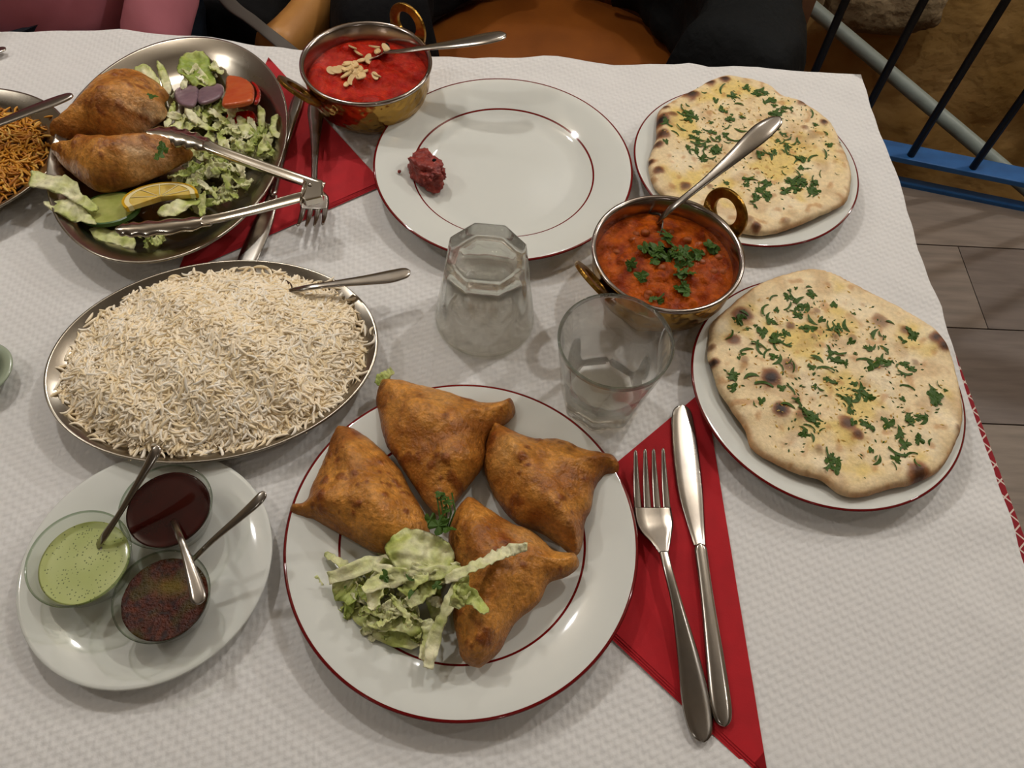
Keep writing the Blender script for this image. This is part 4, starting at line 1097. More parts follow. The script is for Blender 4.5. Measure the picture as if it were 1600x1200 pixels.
m_tam = M('tamarind_sauce', hx('250604'), 0.08, col2=hx('340a06'), nscale=40, spec=0.35)
m_pick = M('chilli_pickle', attr='Col', rough=0.12, bump=1.0, bscale=560, bdist=0.0022, spec=0.6)
def c_mint(x, y):
    c = mixc(hx('a3ad62'), hx('b3bb78'), 0.5 + nz(x, y, 1, 60)); vd = noise.voronoi(Vector((x * 420, y * 420, 0)))[0][0]
    return c
def speckle(m):
    nt = m.node_tree; n = nt.nodes; L = nt.links; b = n['Principled BSDF']
    tc = n.new('ShaderNodeTexCoord'); v = n.new('ShaderNodeTexVoronoi'); v.inputs['Scale'].default_value = 620; L.new(tc.outputs['Object'], v.inputs['Vector'])
    sp = n.new('ShaderNodeSeparateColor'); L.new(v.outputs['Color'], sp.inputs[0])
    f = mnode(nt, 'MULTIPLY', mnode(nt, 'LESS_THAN', v.outputs['Distance'], 0.30), mnode(nt, 'GREATER_THAN', sp.outputs[0], 0.62))
    mx = n.new('ShaderNodeMix'); mx.data_type = 'RGBA'; src = b.inputs['Base Color'].links[0].from_socket
    L.new(src, mx.inputs[6]); mx.inputs[7].default_value = (*hx('3c4a16'), 1); L.new(mnode(nt, 'MULTIPLY', f, 0.8), mx.inputs[0]); L.new(mx.outputs[2], b.inputs['Base Color'])
speckle(m_mint)
sauce('mint_sauce', BM_, 0.0325, 0.031, 0.0215, m_mint, 'pale green mint sauce speckled with chopped herbs', cf=c_mint)
sauce('tamarind_sauce', BT, 0.0305, 0.031, 0.0245, m_tam, 'dark glossy brown tamarind sauce at the back bowl')
def c_pick(x, y):
    k = sstep(-0.15, 0.15, nz(x, y, 4, 42) - 0.0)
    c = mixc(hx('2a1006'), hx('5a2410'), 0.5 + nz(x, y, 2, 300)); c = mixc(c, hx('403808'), sstep(0.05, 0.4, nz(x, y, 12, 70)) * 0.7)
    oil = math.exp(-((x - BP[0] - 0.002) ** 2 / 0.00010 + (y - BP[1] - 0.008) ** 2 / 0.00003)); return mixc(c, hx('6e5a0c'), oil)
sauce('chilli_pickle', BP, 0.0300, 0.031, 0.0235, m_pick, 'oily red and green chilli pickle in the front bowl', cf=c_pick, hf=lambda x, y: 0.0009 * (nz(x, y, 3, 420) + 0.6 * nz(x, y, 8, 800)) * (1 - math.exp(-((x - BP[0] - 0.002) ** 2 / 0.00010 + (y - BP[1] - 0.008) ** 2 / 0.00003))))

# saucer rim cut by the left edge
m_pale = M('pale_green_china', hx('9aa58e'), 0.2, coat=0.3)
c = at(-40, 577, 0.015)
plate('saucer', (c.x, c.y), 0.0265, 0.014, 0.017, m_pale, 'pale green saucer just showing at the left edge')

# ================================================================== meat chunk on the far plate
def chunk(pxc, z, s, seed, mat, name, label, cat, rz=0.0):
    c = at(pxc[0], pxc[1], z); bm = bmesh.new(); bmesh.ops.create_icosphere(bm, subdivisions=5, radius=1)
    V = []
    for v in bm.verts:
        q = v.co.copy(); d = 1 + 0.38 * noise.noise(q * 1.6 + Vector((seed, 0, 0))) + 0.16 * noise.noise(q * 3.4 + Vector((0, seed, 0))) + 0.12 * noise.noise(q * 7) + 0.08 * noise.noise(q * 18)
        q = Vector([math.copysign(abs(t) ** 0.75, t) for t in q]) * d; q = Vector((q.x * s[0], q.y * s[1], max(-0.8, q.z) * s[2]))
        V.append(Vector((q.x * cos(rz) - q.y * sin(rz), q.x * sin(rz) + q.y * cos(rz), q.z)) + c)
    Fc = [[v.index for v in f.verts] for f in bm.faces]; bm.free()
    lo = min(v.z for v in V)
    return obj(name, V, Fc, mat, label=label, cat=cat), V, Fc
ck, V, Fc = chunk((667, 266), 0.0185, (0.0205, 0.0125, 0.011), 3.1, m_meat, 'meat_chunk', 'torn chunk of dark red tandoori meat on the empty plate', 'meat', radians(-52))
obj('char_fleck', *lathe([(0, 0.0012), (0.0016, 0.0008), (0.002, 0), (0, -0.0004)], 10, tuple(drop(bvh_of(V, Fc), *at2(679, 259, 0.024))[0] or at(679, 259, .026))), m_black, ck)
cr_ = at(624, 268, 0.017); bm = bmesh.new(); bmesh.ops.create_icosphere(bm, subdivisions=3, radius=1)
V = [v.co * (1 + 0.3 * noise.noise(v.co * 2)) * 0.0016 + cr_ for v in bm.verts]; Fc = [[v.index for v in f.verts] for f in bm.faces]; bm.free()
obj('meat_crumb', V, Fc, m_meat, label='tiny red crumb beside the meat chunk', cat='crumb')

# ================================================================== lettuce
def leaf_cols(V, seed, green=0.5):
    a, b, c = hx('e6e2ba'), hx('bcc470'), hx('8ea244'); out = []
    for v in V:
        t = green + 0.9 * nz(v.x, v.y, v.z + seed, 45) + 0.35 * nz(v.x, v.y, seed, 160); q = mixc(a, b, t * 1.4); out.append(mixc(q, c, (t - 0.6) * 1.3))
    return out
def shred(parent, pts, wd, seed, green=0.4, curl=0.5, name='lettuce_shred'):
    """crinkled strip along world points"""
    S = cr([(*p, ) for p in pts], 10); n = len(S); V, Fc = [], []; m = 4; r = random.Random(seed); ph = r.uniform(0, 6)
    for i, p in enumerate(S):
        p = Vector(p); t = (Vector(S[min(i + 1, n - 1)]) - Vector(S[max(i - 1, 0)])).normalized(); s = t.cross(Vector((0, 0, 1))).normalized()
        u = i / (n - 1); ww = wd * (0.35 + 0.65 * sin(pi * min(1, max(0.06, u))) ** 0.5) * (1 + 0.35 * nz(i * 0.35, seed))
        roll = curl * sin(u * 5 + ph)
        sd = s * cos(roll) + Vector((0, 0, 1)) * sin(roll); nn = sd.cross(t).normalized()
        for j in range(m + 1):
            a = j / m * 2 - 1
            V.append(p + sd * (a * ww) + nn * (0.28 * ww * (a * a) + 0.0022 * nz(i * 0.6, j * 0.9, seed) + 0.0008 * sin(i * 2.1 + j)))
    for i in range(n - 1):
        for j in range(m): Fc.append((i * (m + 1) + j, (i + 1) * (m + 1) + j, (i + 1) * (m + 1) + j + 1, i * (m + 1) + j + 1))
    o = obj(name, V, Fc, m_leaf, parent, col=leaf_cols(V, seed, green))
    md = o.modifiers.new('thick', 'SOLIDIFY'); md.thickness = 0.0006; md.offset = 0
    return o
def leafpiece(parent, pxs, z, seed, green=0.5, amp=0.004, name='lettuce_leaf', sc_=60):
    ol = [at2(x, y, z) for x, y in pxs]
    V, Fc, info = pillow(ol, z, 0.0003, 0.003, res=0.0018, Hb=0.0003, jag=0.07, seed=seed, zfun=lambda x, y: amp * 1.4 * (nz(x, y, seed, sc_) + 0.55 * nz(x, y, seed + 4, sc_ * 2.5) + 0.25 * nz(x, y, seed + 6, sc_ * 6)))
    return obj(name, V, Fc, m_leaf, parent, col=leaf_cols(V, seed, green))
def c7(l): return [(420 + x * .4918, 560 + y * .4918) for x, y in l]
lt = thing('shredded_lettuce', (*at2(620, 920, 0.01), T + 0.008), 'heap of shredded pale green lettuce on the near samosa plate', 'lettuce', )
leafpiece(lt, c7([(388, 530), (460, 545), (540, 568), (590, 618), (575, 665), (500, 690), (430, 690), (370, 610)]), 0.034, 2.2, 0.55, 0.005)
ex = [([(190, 700), (290, 665), (400, 628)], .024, .0055, .1), ([(135, 688), (165, 735), (222, 742)], .012, .0042, .35), ([(822, 598), (770, 610), (720, 632), (640, 670), (560, 705)], .058, .0042, .25), ([(690, 812), (650, 765), (600, 722)], .055, .0048, .5),
      ([(505, 985), (530, 880), (570, 790), (612, 680)], .030, .0045, .15), ([(240, 765), (320, 840), (420, 890), (500, 905)], .014, .0060, .6), ([(350, 850), (430, 845), (520, 860)], .018, .0060, .6), ([(660, 690), (560, 680), (440, 690), (330, 660)], .034, .0045, .3),
      ([(220, 700), (250, 740), (290, 760)], .020, .0085, .8), ([(440, 780), (500, 740), (560, 690), (610, 660)], .030, .0060, .35), ([(380, 640), (350, 720), (330, 800)], .030, .0060, .45), ([(430, 750), (470, 700), (480, 650)], .032, .0070, .9),
      ([(590, 790), (610, 740), (620, 690)], .052, .0050, .6), ([(180, 620), (240, 660), (300, 690)], .016, .0032, .2), ([(490, 960), (510, 900), (505, 830)], .022, .0050, .3), ([(300, 740), (380, 700), (460, 690)], .034, .0055, .3)]
for i, (L, z, wd, g) in enumerate(ex):
    q = c7(L); shred(lt, [at(x, y, z + 0.003 * sin(j * 2 + i)) for j, (x, y) in enumerate(q)], wd, i + 1.5, g, 0.45)
rl = random.Random(31)
for i in range(58):
    a = rl.uniform(0, 2 * pi); q = sqrt(rl.random()); x, y = 385 + 165 * q * cos(a) + 30 * q, 760 + 125 * q * sin(a); z = 0.010 + 0.022 * (1 - q * q) * rl.uniform(0.4, 1.0)
    b = rl.uniform(0, 2 * pi); l = rl.uniform(28, 75)
    P3 = c7([(x - l * cos(b), y - l * sin(b)), (x + rl.uniform(-20, 20), y + rl.uniform(-20, 20)), (x + l * cos(b), y + l * sin(b))])
    shred(lt, [at(u, v, z + rl.uniform(-.003, .003)) for u, v in P3], rl.uniform(.0020, .0048), i + 40.5, rl.uniform(0.15, 0.85), 0.8)
# green coriander bits among the lettuce
for px, py, z, s in [(541, 913, .020, .004), (600, 900, .034, .005), (643, 925, .034, .006), (683, 915, .040, .004), (581, 955, .022, .003), (640, 905, .036, .004)]:
    place('coriander_leaf', rl.choice(LEAVES), lt, at(px, py, z), (rl.uniform(-.5, .5), rl.uniform(-.5, .5), rl.uniform(0, 6)), s)
# coriander sprig between the samosas
sg = thing('coriander_sprig', at(690, 800, 0.030), 'small coriander sprig between the samosas above the lettuce heap', 'herb')
for i in range(5):
    a = at(690 + i * 2, 832, .036); b = at(682 + i * 6, 770 + 6 * (i % 2), .046); obj('stem', *tube([a, (a + b) / 2 + Vector((.001 * i, 0, .003)), b], 0.0006, 5), m_herb, sg)
for px, py, z, s in [(692, 778, .048, .0042), (700, 785, .047, .004), (686, 772, .049, .0035), (697, 797, .045, .004), (685, 822, .043, .0075), (700, 826, .043, .0065), (672, 812, .040, .006), (690, 810, .044, .004)]:
    place('leaf', rl.choice(LEAVES[:4]), sg, at(px, py, z), (rl.uniform(-.6, .6), rl.uniform(-.6, .6), rl.uniform(0, 6)), s)
for px, py in [(760, 874)]:
    place('coriander_leaf', LEAVES[5], lt, at(px, py, .048), (0.3, 0, 1.2), 0.0055)
# leaf peeping out behind the top samosa
o = thing('lettuce_scrap', at(604, 590, 0.018), 'scrap of pale lettuce behind the top samosa on the rim', 'lettuce')
shred(o, [at(590, 602, .022), at(602, 588, .022), at(615, 580, .023)], .0048, 77.5, .55, .3)

# ------------------------------------------------------------------ salad on the far left platter
def c1(l): return [(x * .35, y * .35) for x, y in l]
sd = thing('salad_lettuce', (*at2(300, 230, 0.01), T + 0.003), 'loose lettuce leaves and shreds around the turnovers on platter', 'lettuce')
leafpiece(sd, c1([(125, 830), (150, 770), (250, 780), (340, 810), (370, 870), (440, 920), (390, 940), (280, 872), (200, 848)]), 0.030, 4.4, .30, .003)
leafpiece(sd, c1([(190, 900), (260, 888), (340, 905), (390, 945), (430, 1000), (340, 990), (240, 945)]), 0.026, 5.4, .25, .003)
leafpiece(sd, c1([(790, 300), (850, 210), (920, 240), (950, 320), (960, 380), (880, 390), (820, 350)]), 0.020, 6.4, 1.05, .004)
leafpiece(sd, c1([(590, 330), (620, 290), (690, 320), (720, 400), (650, 380)]), 0.020, 7.4, .6, .004)
leafpiece(sd, c1([(700, 270), (740, 310), (770, 400), (740, 420), (710, 340)]), 0.020, 8.4, .35, .003)
leafpiece(sd, c1([(400, 1020), (480, 1020), (600, 1060), (590, 1110), (500, 1090), (410, 1090)]), 0.016, 9.4, .55, .003)
leafpiece(sd, c1([(700, 940), (800, 890), (890, 890), (850, 930), (770, 970)]), 0.026, 10.4, .5, .003)
leafpiece(sd, c1([(1150, 470), (1185, 500), (1180, 580), (1155, 580)]), 0.022, 11.4, .6, .003)
leafpiece(sd, c1([(1200, 580), (1225, 510), (1245, 520), (1235, 580), (1280, 605), (1240, 615)]), 0.022, 12.4, .3, .003)
leafpiece(sd, c1([(1060, 510), (1110, 540), (1140, 600), (1090, 620), (1065, 570)]), 0.020, 13.4, .15, .003)
leafpiece(sd, c1([(840, 450), (880, 520), (940, 560), (980, 590), (900, 570), (830, 520)]), 0.022, 14.4, .2, .003)
clusters = [(1120, 620, 100, 70, 34), (930, 510, 120, 50, 20), (860, 350, 90, 70, 10), (960, 730, 120, 70, 22), (850, 800, 70, 40, 12), (1020, 830, 60, 90, 12), (700, 1060, 170, 40, 5), (500, 640, 200, 40, 4), (1010, 560, 80, 40, 8), (900, 900, 60, 60, 5), (800, 540, 60, 40, 6)]
k = 0
for (x, y, sx, sy, n) in clusters:
    for i in range(n):
        px, py = rl.gauss(x, sx * .55), rl.gauss(y, sy * .55); b = rl.uniform(0, 2 * pi); l = rl.uniform(25, 65); z = rl.uniform(.008, .020)
        P3 = c1([(px - l * cos(b), py - l * sin(b)), (px + rl.uniform(-14, 14), py + rl.uniform(-14, 14)), (px + l * cos(b), py + l * sin(b))]); k += 1
        shred(sd, [at(u, v, z + rl.uniform(-.002, .003)) for u, v in P3], rl.uniform(.0022, .0055), k + 100.5, rl.uniform(0.0, 0.8), 0.7)
for px, py, s in [(255, 234, .008), (238, 150, .006), (248, 245, .006), (252, 228, .005)]:
    place('coriander_leaf', rl.choice(LEAVES[:4]), sd, at(px, py, .049), (rl.uniform(-.4, .4), rl.uniform(-.4, .4), rl.uniform(0, 6)), s)
# tomato, onion, cucumber, lemon
m_tom = M('tomato_flesh', hx('c4602e'), 0.28, col2=hx('b84a22'), nscale=70, coat=0.3, sss=0.1)
m_tomskin = M('tomato_skin', hx('a3140c'), 0.2, coat=0.4)
m_onion = M('red_onion', hx('6a5460'), 0.35, col2=hx('8a7078'), nscale=50, coat=0.2, sss=0.1)
def slab(name, pxs, z, th, mat, parent=None, tilt=(0, 0), **kw):
    ol = [at2(x, y, z) for x, y in pxs]; cx, cy = sum(q[0] for q in ol) / len(ol), sum(q[1] for q in ol) / len(ol)
    V, Fc, info = pillow(ol, lambda x, y: z + tilt[0] * (x - cx) + tilt[1] * (y - cy), th / 2, 0.0022, res=0.0018, Hb=th / 2, namp=0.0003, nscale=200)
    return obj(name, V, Fc, mat, parent, **kw), (cx, cy)
t = thing('tomato_slice', at(375, 145, .01), 'orange red tomato slice at the right of the salad platter', 'tomato')
slab('flesh', c1([(1000, 312), (1050, 312), (1100, 340), (1130, 385), (1140, 440), (1132, 488), (1060, 508), (1000, 500), (1005, 400)]), .026, .006, m_tom, t, (0.1, -0.25))
slab('skin', c1([(1108, 335), (1145, 365), (1166, 420), (1165, 475), (1140, 490), (1146, 430), (1132, 380)]), .022, .006, m_tomskin, t, (0.1, -0.25))
slab('tomato_wedge', c1([(1010, 520), (1060, 505), (1130, 500), (1150, 540), (1100, 560), (1030, 560)]), .014, .006, m_tomskin, label='dark red tomato wedge under the tomato slice', cat='tomato')
slab('onion_slice', c1([(775, 395), (830, 360), (880, 380), (890, 440), (870, 500), (800, 475)]), .020, .004, m_onion, tilt=(0.1, -0.2), label='purple onion slice beside the rear turnover', cat='onion', group='red onion slices')
slab('onion_slice', c1([(880, 395), (940, 362), (992, 375), (995, 440), (930, 480), (890, 470)]), .022, .004, m_onion, tilt=(0.15, -0.2), label='purple onion slice beside the tomato slice', cat='onion', group='red onion slices')
m_cucf = M('cucumber_flesh', hx('b3b56c'), 0.3, col2=hx('98a04e'), nscale=90, coat=0.3, sss=0.2)
m_cuck = M('cucumber_skin', hx('26471a'), 0.35, col2=hx('3f6428'), nscale=60)
def disc_food(name, c, rx, ry, rz, z, th, mats, tilt, label, half=None):
    """slice with flesh and rind: flesh disc, rind ring, optional half cut"""
    t = thing(name, (c[0], c[1], T + z - 0.006), label, name.split('_')[0])
    def ring(q0, q1, h, n=64, a0=0, a1=2 * pi):
        V, Fc = [], []; n_ = n
        for k in range(n_ + 1):
            a = a0 + (a1 - a0) * k / n_
            for q, zz in ((q0, -h), (q1, -h * .8), (q1, h * .8), (q0, h)):
                x, y = rx * q * cos(a), ry * q * sin(a); X, Y = x * cos(rz) - y * sin(rz), x * sin(rz) + y * cos(rz)
                V.append(Vector((c[0] + X, c[1] + Y, T + z + zz + tilt[0] * X + tilt[1] * Y)))
        for k in range(n_):
            for j in range(4): Fc.append((4 * k + j, 4 * k + (j + 1) % 4, 4 * k + 4 + (j + 1) % 4, 4 * k + 4 + j))
        Fc += [(0, 1, 2, 3), tuple(4 * n_ + j for j in (3, 2, 1, 0))]
        return V, Fc
    a0, a1 = (0, 2 * pi) if half is None else half
    recalc(obj('flesh', *ring(0.001, mats[0][0], th / 2 * 0.96, 64, a0, a1), mats[0][1], t, smooth=False))
    q = mats[0][0]
    for q1, m in mats[1:]:
        recalc(obj('rind' if m is mats[-1][1] else 'pith', *ring(q, q1, th / 2, 64, a0, a1), m, t, smooth=False)); q = q1
    return t
cc = at(172, 327, .020); disc_food('cucumber_slice', (cc.x, cc.y), .0255, .0225, 0.2, .020, .005, [(0.93, m_cucf), (1.0, m_cuck)], (0.05, -0.15), 'green skinned cucumber slice under the lemon slice')
m_lemf = M('lemon_flesh', hx('cfae4a'), 0.25, col2=hx('dcc474'), nscale=120, coat=0.3, sss=0.3)
m_pith = M('lemon_pith', hx('e6d9a8'), 0.5, sss=0.1); m_lemr = M('lemon_rind', hx('d3a51c'), 0.4)
lc_ = at(252, 312, .027); ld = disc_food('lemon_slice', (lc_.x, lc_.y), .0310, .0262, 0.25, .028, .006, [(0.80, m_lemf), (0.93, m_pith), (1.0, m_lemr)], (0.05, -0.30), 'yellow lemon slice lying on the lettuce and cucumber slice', half=(radians(2), radians(215)))
for k in range(5):
    a = radians(22 + 38 * k); x0, y0 = .0310 * .10 * cos(a), .0262 * .1 * sin(a); x1, y1 = .0310 * .78 * cos(a), .0262 * .78 * sin(a)
    def W3(x, y):
        X, Y = x * cos(.25) - y * sin(.25), x * sin(.25) + y * cos(.25); return Vector((lc_.x + X, lc_.y + Y, T + .028 + .0029 + .05 * X - .30 * Y))
    obj('membrane', *tube([W3(x0, y0), W3(x1, y1)], 0.0005, 5), m_pith, ld)

# ================================================================== tongs
tg = thing('serving_tongs', (*at2(480, 300, .02), T + .02), 'steel salad tongs with scalloped tips lying across the salad platter', 'tongs')
def arm(path, th=0.0012, roll=0.0, dish=0.25):
    P, W = px_path(path); return ribbon(P, W, th, 12, r0=False, dish=dish, roll=roll)
def scal(u, a): return 1 + 0.10 * sin(u * 40)
obj('arm', *arm([(506, 293, .044, 16), (470, 281, .045, 17), (402, 257, .045, 16), (345, 236, .046, 15), (318, 224, .046, 18)], roll=radians(12), th=.0022), m_tongs, tg)
for L_, ro in (([(500, 296, .0415, 9), (470, 286, .0415, 10), (402, 263, .0415, 10), (345, 242, .0425, 10), (322, 232, .0425, 9)], 78), ([(500, 303, .0385, 9), (460, 315, .0385, 9), (400, 331, .0385, 9), (345, 344, .0385, 9), (318, 349, .038, 8)], 80)):
    P, W = px_path(L_); obj('arm_flange', *ribbon(P, W, .0011, 12, r0=False, roll=radians(ro)), m_tongs, tg)
P, W = px_path([(335, 230, .046, 18), (300, 217, .045, 32), (262, 208, .044, 36), (228, 206, .043, 24)])
obj('gripper', *ribbon(P, W, .0011, 16, r0=False, dish=-.35, edge=scal, roll=radians(10)), m_tongs, tg)
obj('arm', *arm([(506, 300, .042, 17), (460, 311, .042, 17), (400, 327, .042, 15), (345, 340, .042, 14), (312, 346, .041, 17)], roll=radians(15)), m_tongs, tg)
P, W = px_path([(330, 343, .0415, 17), (290, 349, .041, 25), (230, 355, .040, 28), (195, 357, .039, 24), (180, 358, .038, 16)])
obj('gripper', *ribbon(P, W, .0011, 16, r0=False, dish=-.35, edge=scal, roll=radians(15)), m_tongs, tg)
hb = [at(x, y, .0425) for x, y in ((488, 281), (506, 287), (505, 312), (478, 318), (470, 312), (474, 284))]
V = [p + Vector((0, 0, -.0045)) for p in hb] + [p + Vector((0, 0, .004)) for p in hb]; n = 6
bevel(recalc(obj('hinge_cap', V, [tuple(range(5, -1, -1)), tuple(range(6, 12))] + [(i, (i + 1) % 6, 6 + (i + 1) % 6, 6 + i) for i in range(6)], m_tongs, tg, smooth=False)), .0012)
c = at(484, 289, .0468); obj('rivet', *lathe([(0, .0014), (.0012, .0011), (.0020, 0.0), (0, -.0006)], 14, tuple(c)), m_tongs, tg)
rc = at(474, 301, .0425); ring = []
for k in range(25):
    a = 2 * pi * k / 24; ring.append(rc + Vector((0.0012 * sin(a), 0.0118 * cos(a), 0.0075 * sin(a))))
obj('locking_ring', *tube(ring, .0008, 8), m_tongs, tg)

# ================================================================== chairs, coats, the person across the table
def tub_chair(c, mat, label, seat_r=0.25):
    t = thing('tub_chair', (c[0], c[1], 0), label, 'chair', 'leather tub chairs')
    # seat cushion, rounded at the back
    V, Fc = lathe([(0, 0.40), (seat_r * 0.9, 0.40), (seat_r * 0.985, 0.415), (seat_r, 0.44), (seat_r * 0.97, 0.462), (seat_r * 0.85, 0.472), (seat_r * 0.4, 0.478), (0, 0.479)], 64, (c[0], c[1], 0))
    recalc(obj('seat', V, Fc, mat, t))
    # curved shell: arms sweep up into the back
    V, Fc = [], []; n = 60
    for i in range(n + 1):
        a = radians(-28) + radians(236) * i / n; top = 0.62 + 0.16 * sin(max(0, min(pi, a))) ** 2
        for (q, z) in ((seat_r + .005, .36), (seat_r + .005, top - .03), (seat_r + .015, top - .008), (seat_r + .035, top), (seat_r + .058, top - .008), (seat_r + .066, top - .03), (seat_r + .055, .36)):
            V.append(Vector((c[0] + q * cos(a), c[1] + q * sin(a), z)))
    m = 7
    for i in range(n):
        for j in range(m): Fc.append((i * m + j, (i + 1) * m + j, (i + 1) * m + (j + 1) % m, i * m + (j + 1) % m))
    Fc += [tuple(range(m)), tuple(n * m + j for j in range(m - 1, -1, -1))]
    recalc(obj('backrest', V, Fc, mat, t))
    for a in (45, 135, 225, 315):
        x, y = c[0] + .2 * cos(radians(a)), c[1] + .2 * sin(radians(a)); obj('leg', *tube([(x, y, .41), (x + .02 * cos(radians(a)), y + .02 * sin(radians(a)), 0.0)], [.022, .015], 12), m_wood, t)
    return t
CH1 = (0.02, 1.10); CH2 = (-0.675, 1.10)
tub_chair(CH1, m_leather, 'brown leather tub chair behind the table centre with coats on its arms')
tub_chair(CH2, m_leather_lit, 'leather tub chair coloured as if spotlit, holding the person in pink', 0.31)
m_quilt = M('black_quilted_nylon', hx('050708'), 0.75, col2=hx('080b0c'), nscale=12, spec=0.2, bump=0.5, bscale=60, bdist=0.006)
def coat(c, a0, a1, q0, q1, top, drop_in, drop_out, mat, seed, name, label, quilt=False):
    """garment laid over a chair arm: section goes up the inside, over, and down outside"""
    V, Fc = [], []; nu, nv = 44, 34
    for i in range(nu + 1):
        u = i / nu; a = a0 + (a1 - a0) * u; u_front = u if cos(a0) > 0.5 else 1 - u
        for j in range(nv + 1):
            v = j / nv
            if v < 0.4: q = q0; z = top - drop_in * (1 - v / 0.4)
            elif v < 0.6: w_ = (v - .4) / .2; q = q0 + (q1 - q0) * w_; z = top + 0.02 * sin(pi * w_)
            else: q = q1 + 0.03 * (v - .6) / .4; z = top - drop_out * (v - .6) / .4
            f = 0.018 * nz(u * 5, v * 4, seed) + 0.008 * nz(u * 14, v * 9, seed + 3)
            if quilt: f += 0.006 * abs(sin(v * 26))
            z -= 0.22 * max(0, 1 - u_front / 0.18) ** 2
            sgn = -1 if v < 0.5 else 1
            q += sgn * f; z += 0.012 * nz(u * 6, v * 2, seed + 7)
            V.append(Vector((c[0] + q * cos(a), c[1] + q * sin(a), z)))
    for i in range(nu):
        for j in range(nv): Fc.append((i * (nv + 1) + j, (i + 1) * (nv + 1) + j, (i + 1) * (nv + 1) + j + 1, i * (nv + 1) + j + 1))
    o = obj(name, V, Fc, mat, label=label, cat='coat'); md = o.modifiers.new('thick', 'SOLIDIFY'); md.thickness = .008; md.offset = 1
    return o
coat(CH1, radians(-50), radians(62), .205, .345, .655, .17, .30, m_quilt, 3.0, 'quilted_coat', 'black quilted coat draped over right arm of the brown chair', True)
coat(CH1, radians(118), radians(230), .215, .330, .66, .17, .30, m_black, 6.0, 'dark_coat', 'plain black coat draped over left arm of the brown chair')
jk = coat(CH2, radians(-30), radians(30), .17, .30, .585, .07, .06, m_black, 9.0, 'dark_jacket', 'dark jacket with grey zip lining tucked beside the person in pink')
V, W = [], []
P = [at(330, -30, -.10), at(362, 8, -.105), at(392, 30, -.115), at(432, 62, -.135), at(480, 100, -.15)]
obj('lining', *ribbon(P, [.009, .010, .010, .010, .010], .004, 8, r0=False), m_lining, jk, label='grey zip lining')

def skin_mesh(name, joints, edges, mat, parent, label=None, levels=2, disp=0.0, dscale=0.1, root=0):
    o0 = WL[parent.name]
    me = bpy.data.meshes.new(name); me.from_pydata([Vector(j[0]) - o0 for j in joints], edges, [])
    o = bpy.data.objects.new(name, me); COL.objects.link(o); o.parent = parent
    sk = o.modifiers.new('skin', 'SKIN'); sk.use_smooth_shade = True
    me.skin_vertices.new() if not me.skin_vertices else None
    for i, j in enumerate(joints):
        d = me.skin_vertices[0].data[i]; d.radius = j[1]; d.use_root = (i == root)
    ss = o.modifiers.new('sub', 'SUBSURF'); ss.levels = levels; ss.render_levels = levels
    if disp:
        tx = bpy.data.textures.new(name + '_folds', 'CLOUDS'); tx.noise_scale = dscale
        dm = o.modifiers.new('folds', 'DISPLACE'); dm.texture = tx; dm.strength = disp; dm.mid_level = 0.5
    me.materials.append(mat); WL[o.name] = o0
    if label: o['label'] = label
    return o
m_pink = M('pink_cotton', hx('d28490'), 0.85, col2=hx('c07480'), nscale=14, bump=0.2, bscale=500, bdist=0.0006)
m_jean = M('blue_denim', hx('1c2733'), 0.85, col2=hx('263546'), nscale=40, bump=0.3, bscale=700, bdist=0.0006)
m_skin = M('skin', hx('b98a6c'), 0.5, sss=0.15)
m_hair = M('hair', hx('2c1c12'), 0.5)
px0, py0 = -0.70, 0.925
ps = thing('person', (px0, py0, 0), 'seated person in a pink top and blue jeans, behind the salad platter', 'person')
Y = lambda dx, dy, z: (px0 + dx, py0 + dy, z)
sh = [(Y(0, .03, .56), (.185, .135)), (Y(0, .03, .68), (.175, .13)), (Y(0, .05, .82), (.17, .12)), (Y(0, .07, .98), (.185, .115)), (Y(0, .08, 1.09), (.12, .085)),
      (Y(.19, .08, 1.05), (.075, .07)), (Y(.235, .10, .85), (.055, .055)), (Y(.235, .04, .72), (.050, .050)), (Y(.20, -.10, .64), (.042, .042)),
      (Y(-.19, .08, 1.05), (.075, .07)), (Y(-.235, .10, .85), (.055, .055)), (Y(-.235, .04, .72), (.050, .050)), (Y(-.20, -.10, .64), (.042, .042))]
skin_mesh('shirt', sh, [(0, 1), (1, 2), (2, 3), (3, 4), (3, 5), (5, 6), (6, 7), (7, 8), (3, 9), (9, 10), (10, 11), (11, 12)], m_pink, ps, 'pink cotton top', 2, .03, .09)
je = [(Y(0, .06, .545), (.165, .12)), (Y(.10, -.02, .545), (.098, .088)), (Y(.22, -.12, .56), (.098, .085)), (Y(.30, -.36, .53), (.070, .068)), (Y(.30, -.39, .30), (.055, .057)), (Y(.30, -.36, .10), (.044, .046)),
      (Y(-.10, -.02, .545), (.098, .088)), (Y(-.14, -.22, .54), (.082, .078)), (Y(-.15, -.40, .52), (.068, .066)), (Y(-.15, -.41, .30), (.055, .057)), (Y(-.15, -.38, .10), (.044, .046))]
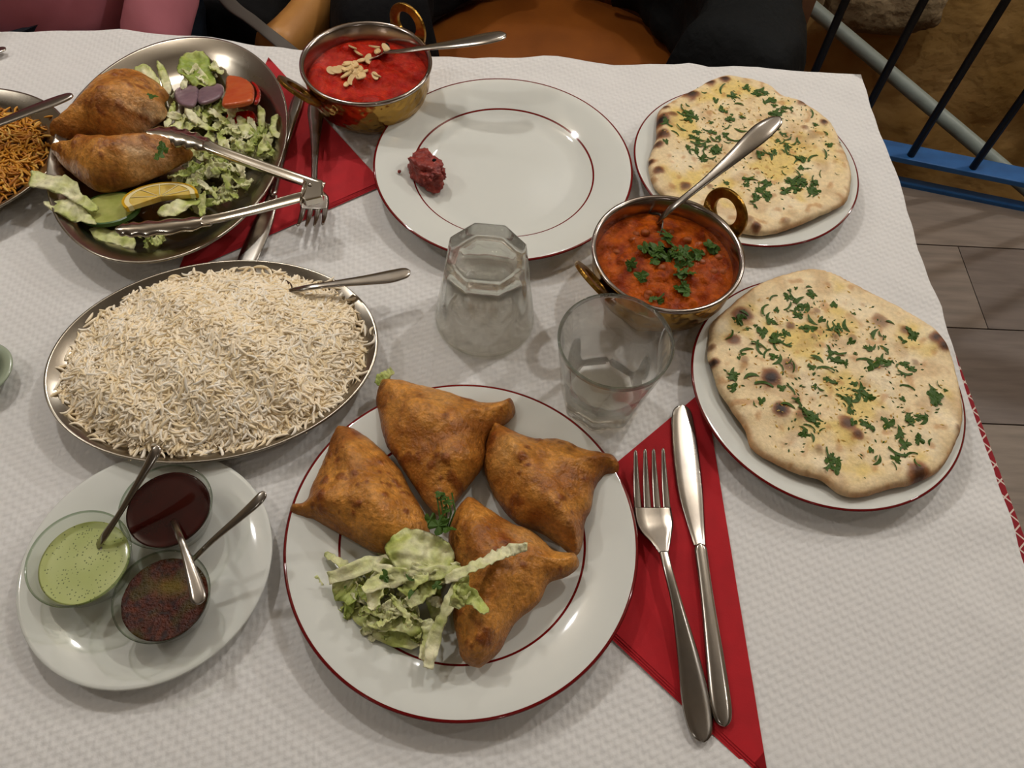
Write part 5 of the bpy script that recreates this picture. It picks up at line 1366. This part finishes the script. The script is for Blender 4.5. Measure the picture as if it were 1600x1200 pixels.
skin_mesh('jeans', je, [(0, 1), (1, 2), (2, 3), (3, 4), (4, 5), (0, 6), (6, 7), (7, 8), (8, 9), (9, 10)], m_jean, ps, 'blue denim jeans', 2)
bd = [(Y(0, .09, 1.06), (.05, .05)), (Y(0, .085, 1.16), (.048, .05)), (Y(0, .06, 1.24), (.062, .072)), (Y(0, .05, 1.31), (.074, .09)), (Y(0, .065, 1.385), (.066, .08))]
skin_mesh('body', bd, [(0, 1), (1, 2), (2, 3), (3, 4)], m_skin, ps, 'head and neck', 2)
V, Fc = lathe([(0, .125), (.05, .112), (.082, .07), (.092, .01), (.085, -.05), (.07, -.09), (0, -.08)], 32, Y(0, .085, 1.34)); recalc(obj('hair', V, Fc, m_hair, ps))
for sx in (-1, 1):
    w_ = Vector(Y(.20 * sx, -.10, .64)); f0 = Vector(Y(.13 * sx, -.19, .62))
    J = [(w_, (.03, .026)), (w_ + (f0 - w_) * .5, (.036, .018)), (f0, (.038, .015))]; Ed = [(0, 1), (1, 2)]
    fw = (f0 - w_).normalized(); sd_ = fw.cross(Vector((0, 0, 1))).normalized()
    for k in range(4):
        b = f0 + sd_ * (.027 - .018 * k); i0 = len(J); L = [.075, .083, .078, .062][k]
        J += [(b + fw * L * .4, (.009, .009)), (b + fw * L * .75 - Vector((0, 0, .008)), (.0085, .0085)), (b + fw * L - Vector((0, 0, .02)), (.0075, .0075))]; Ed += [(2, i0), (i0, i0 + 1), (i0 + 1, i0 + 2)]
    i0 = len(J); b = w_ + (f0 - w_) * .5 - sd_ * (.035 * sx); J += [(b + fw * .01, (.011, .011)), (b + fw * .04 - sd_ * (.012 * sx), (.009, .009))]; Ed += [(1, i0), (i0, i0 + 1)]
    skin_mesh('hand', J, Ed, m_skin, ps, None, 1)
for dx in (.30, -.15):
    c = Y(dx, -.42, 0.0); V, Fc = lathe([(0, 0), (.9, 0), (1.0, .012), (1.0, .03), (.85, .05), (.5, .085), (.35, .10), (0, .10)], 32, c, .045, .13); recalc(obj('shoe', V, Fc, m_darkmetal, ps))
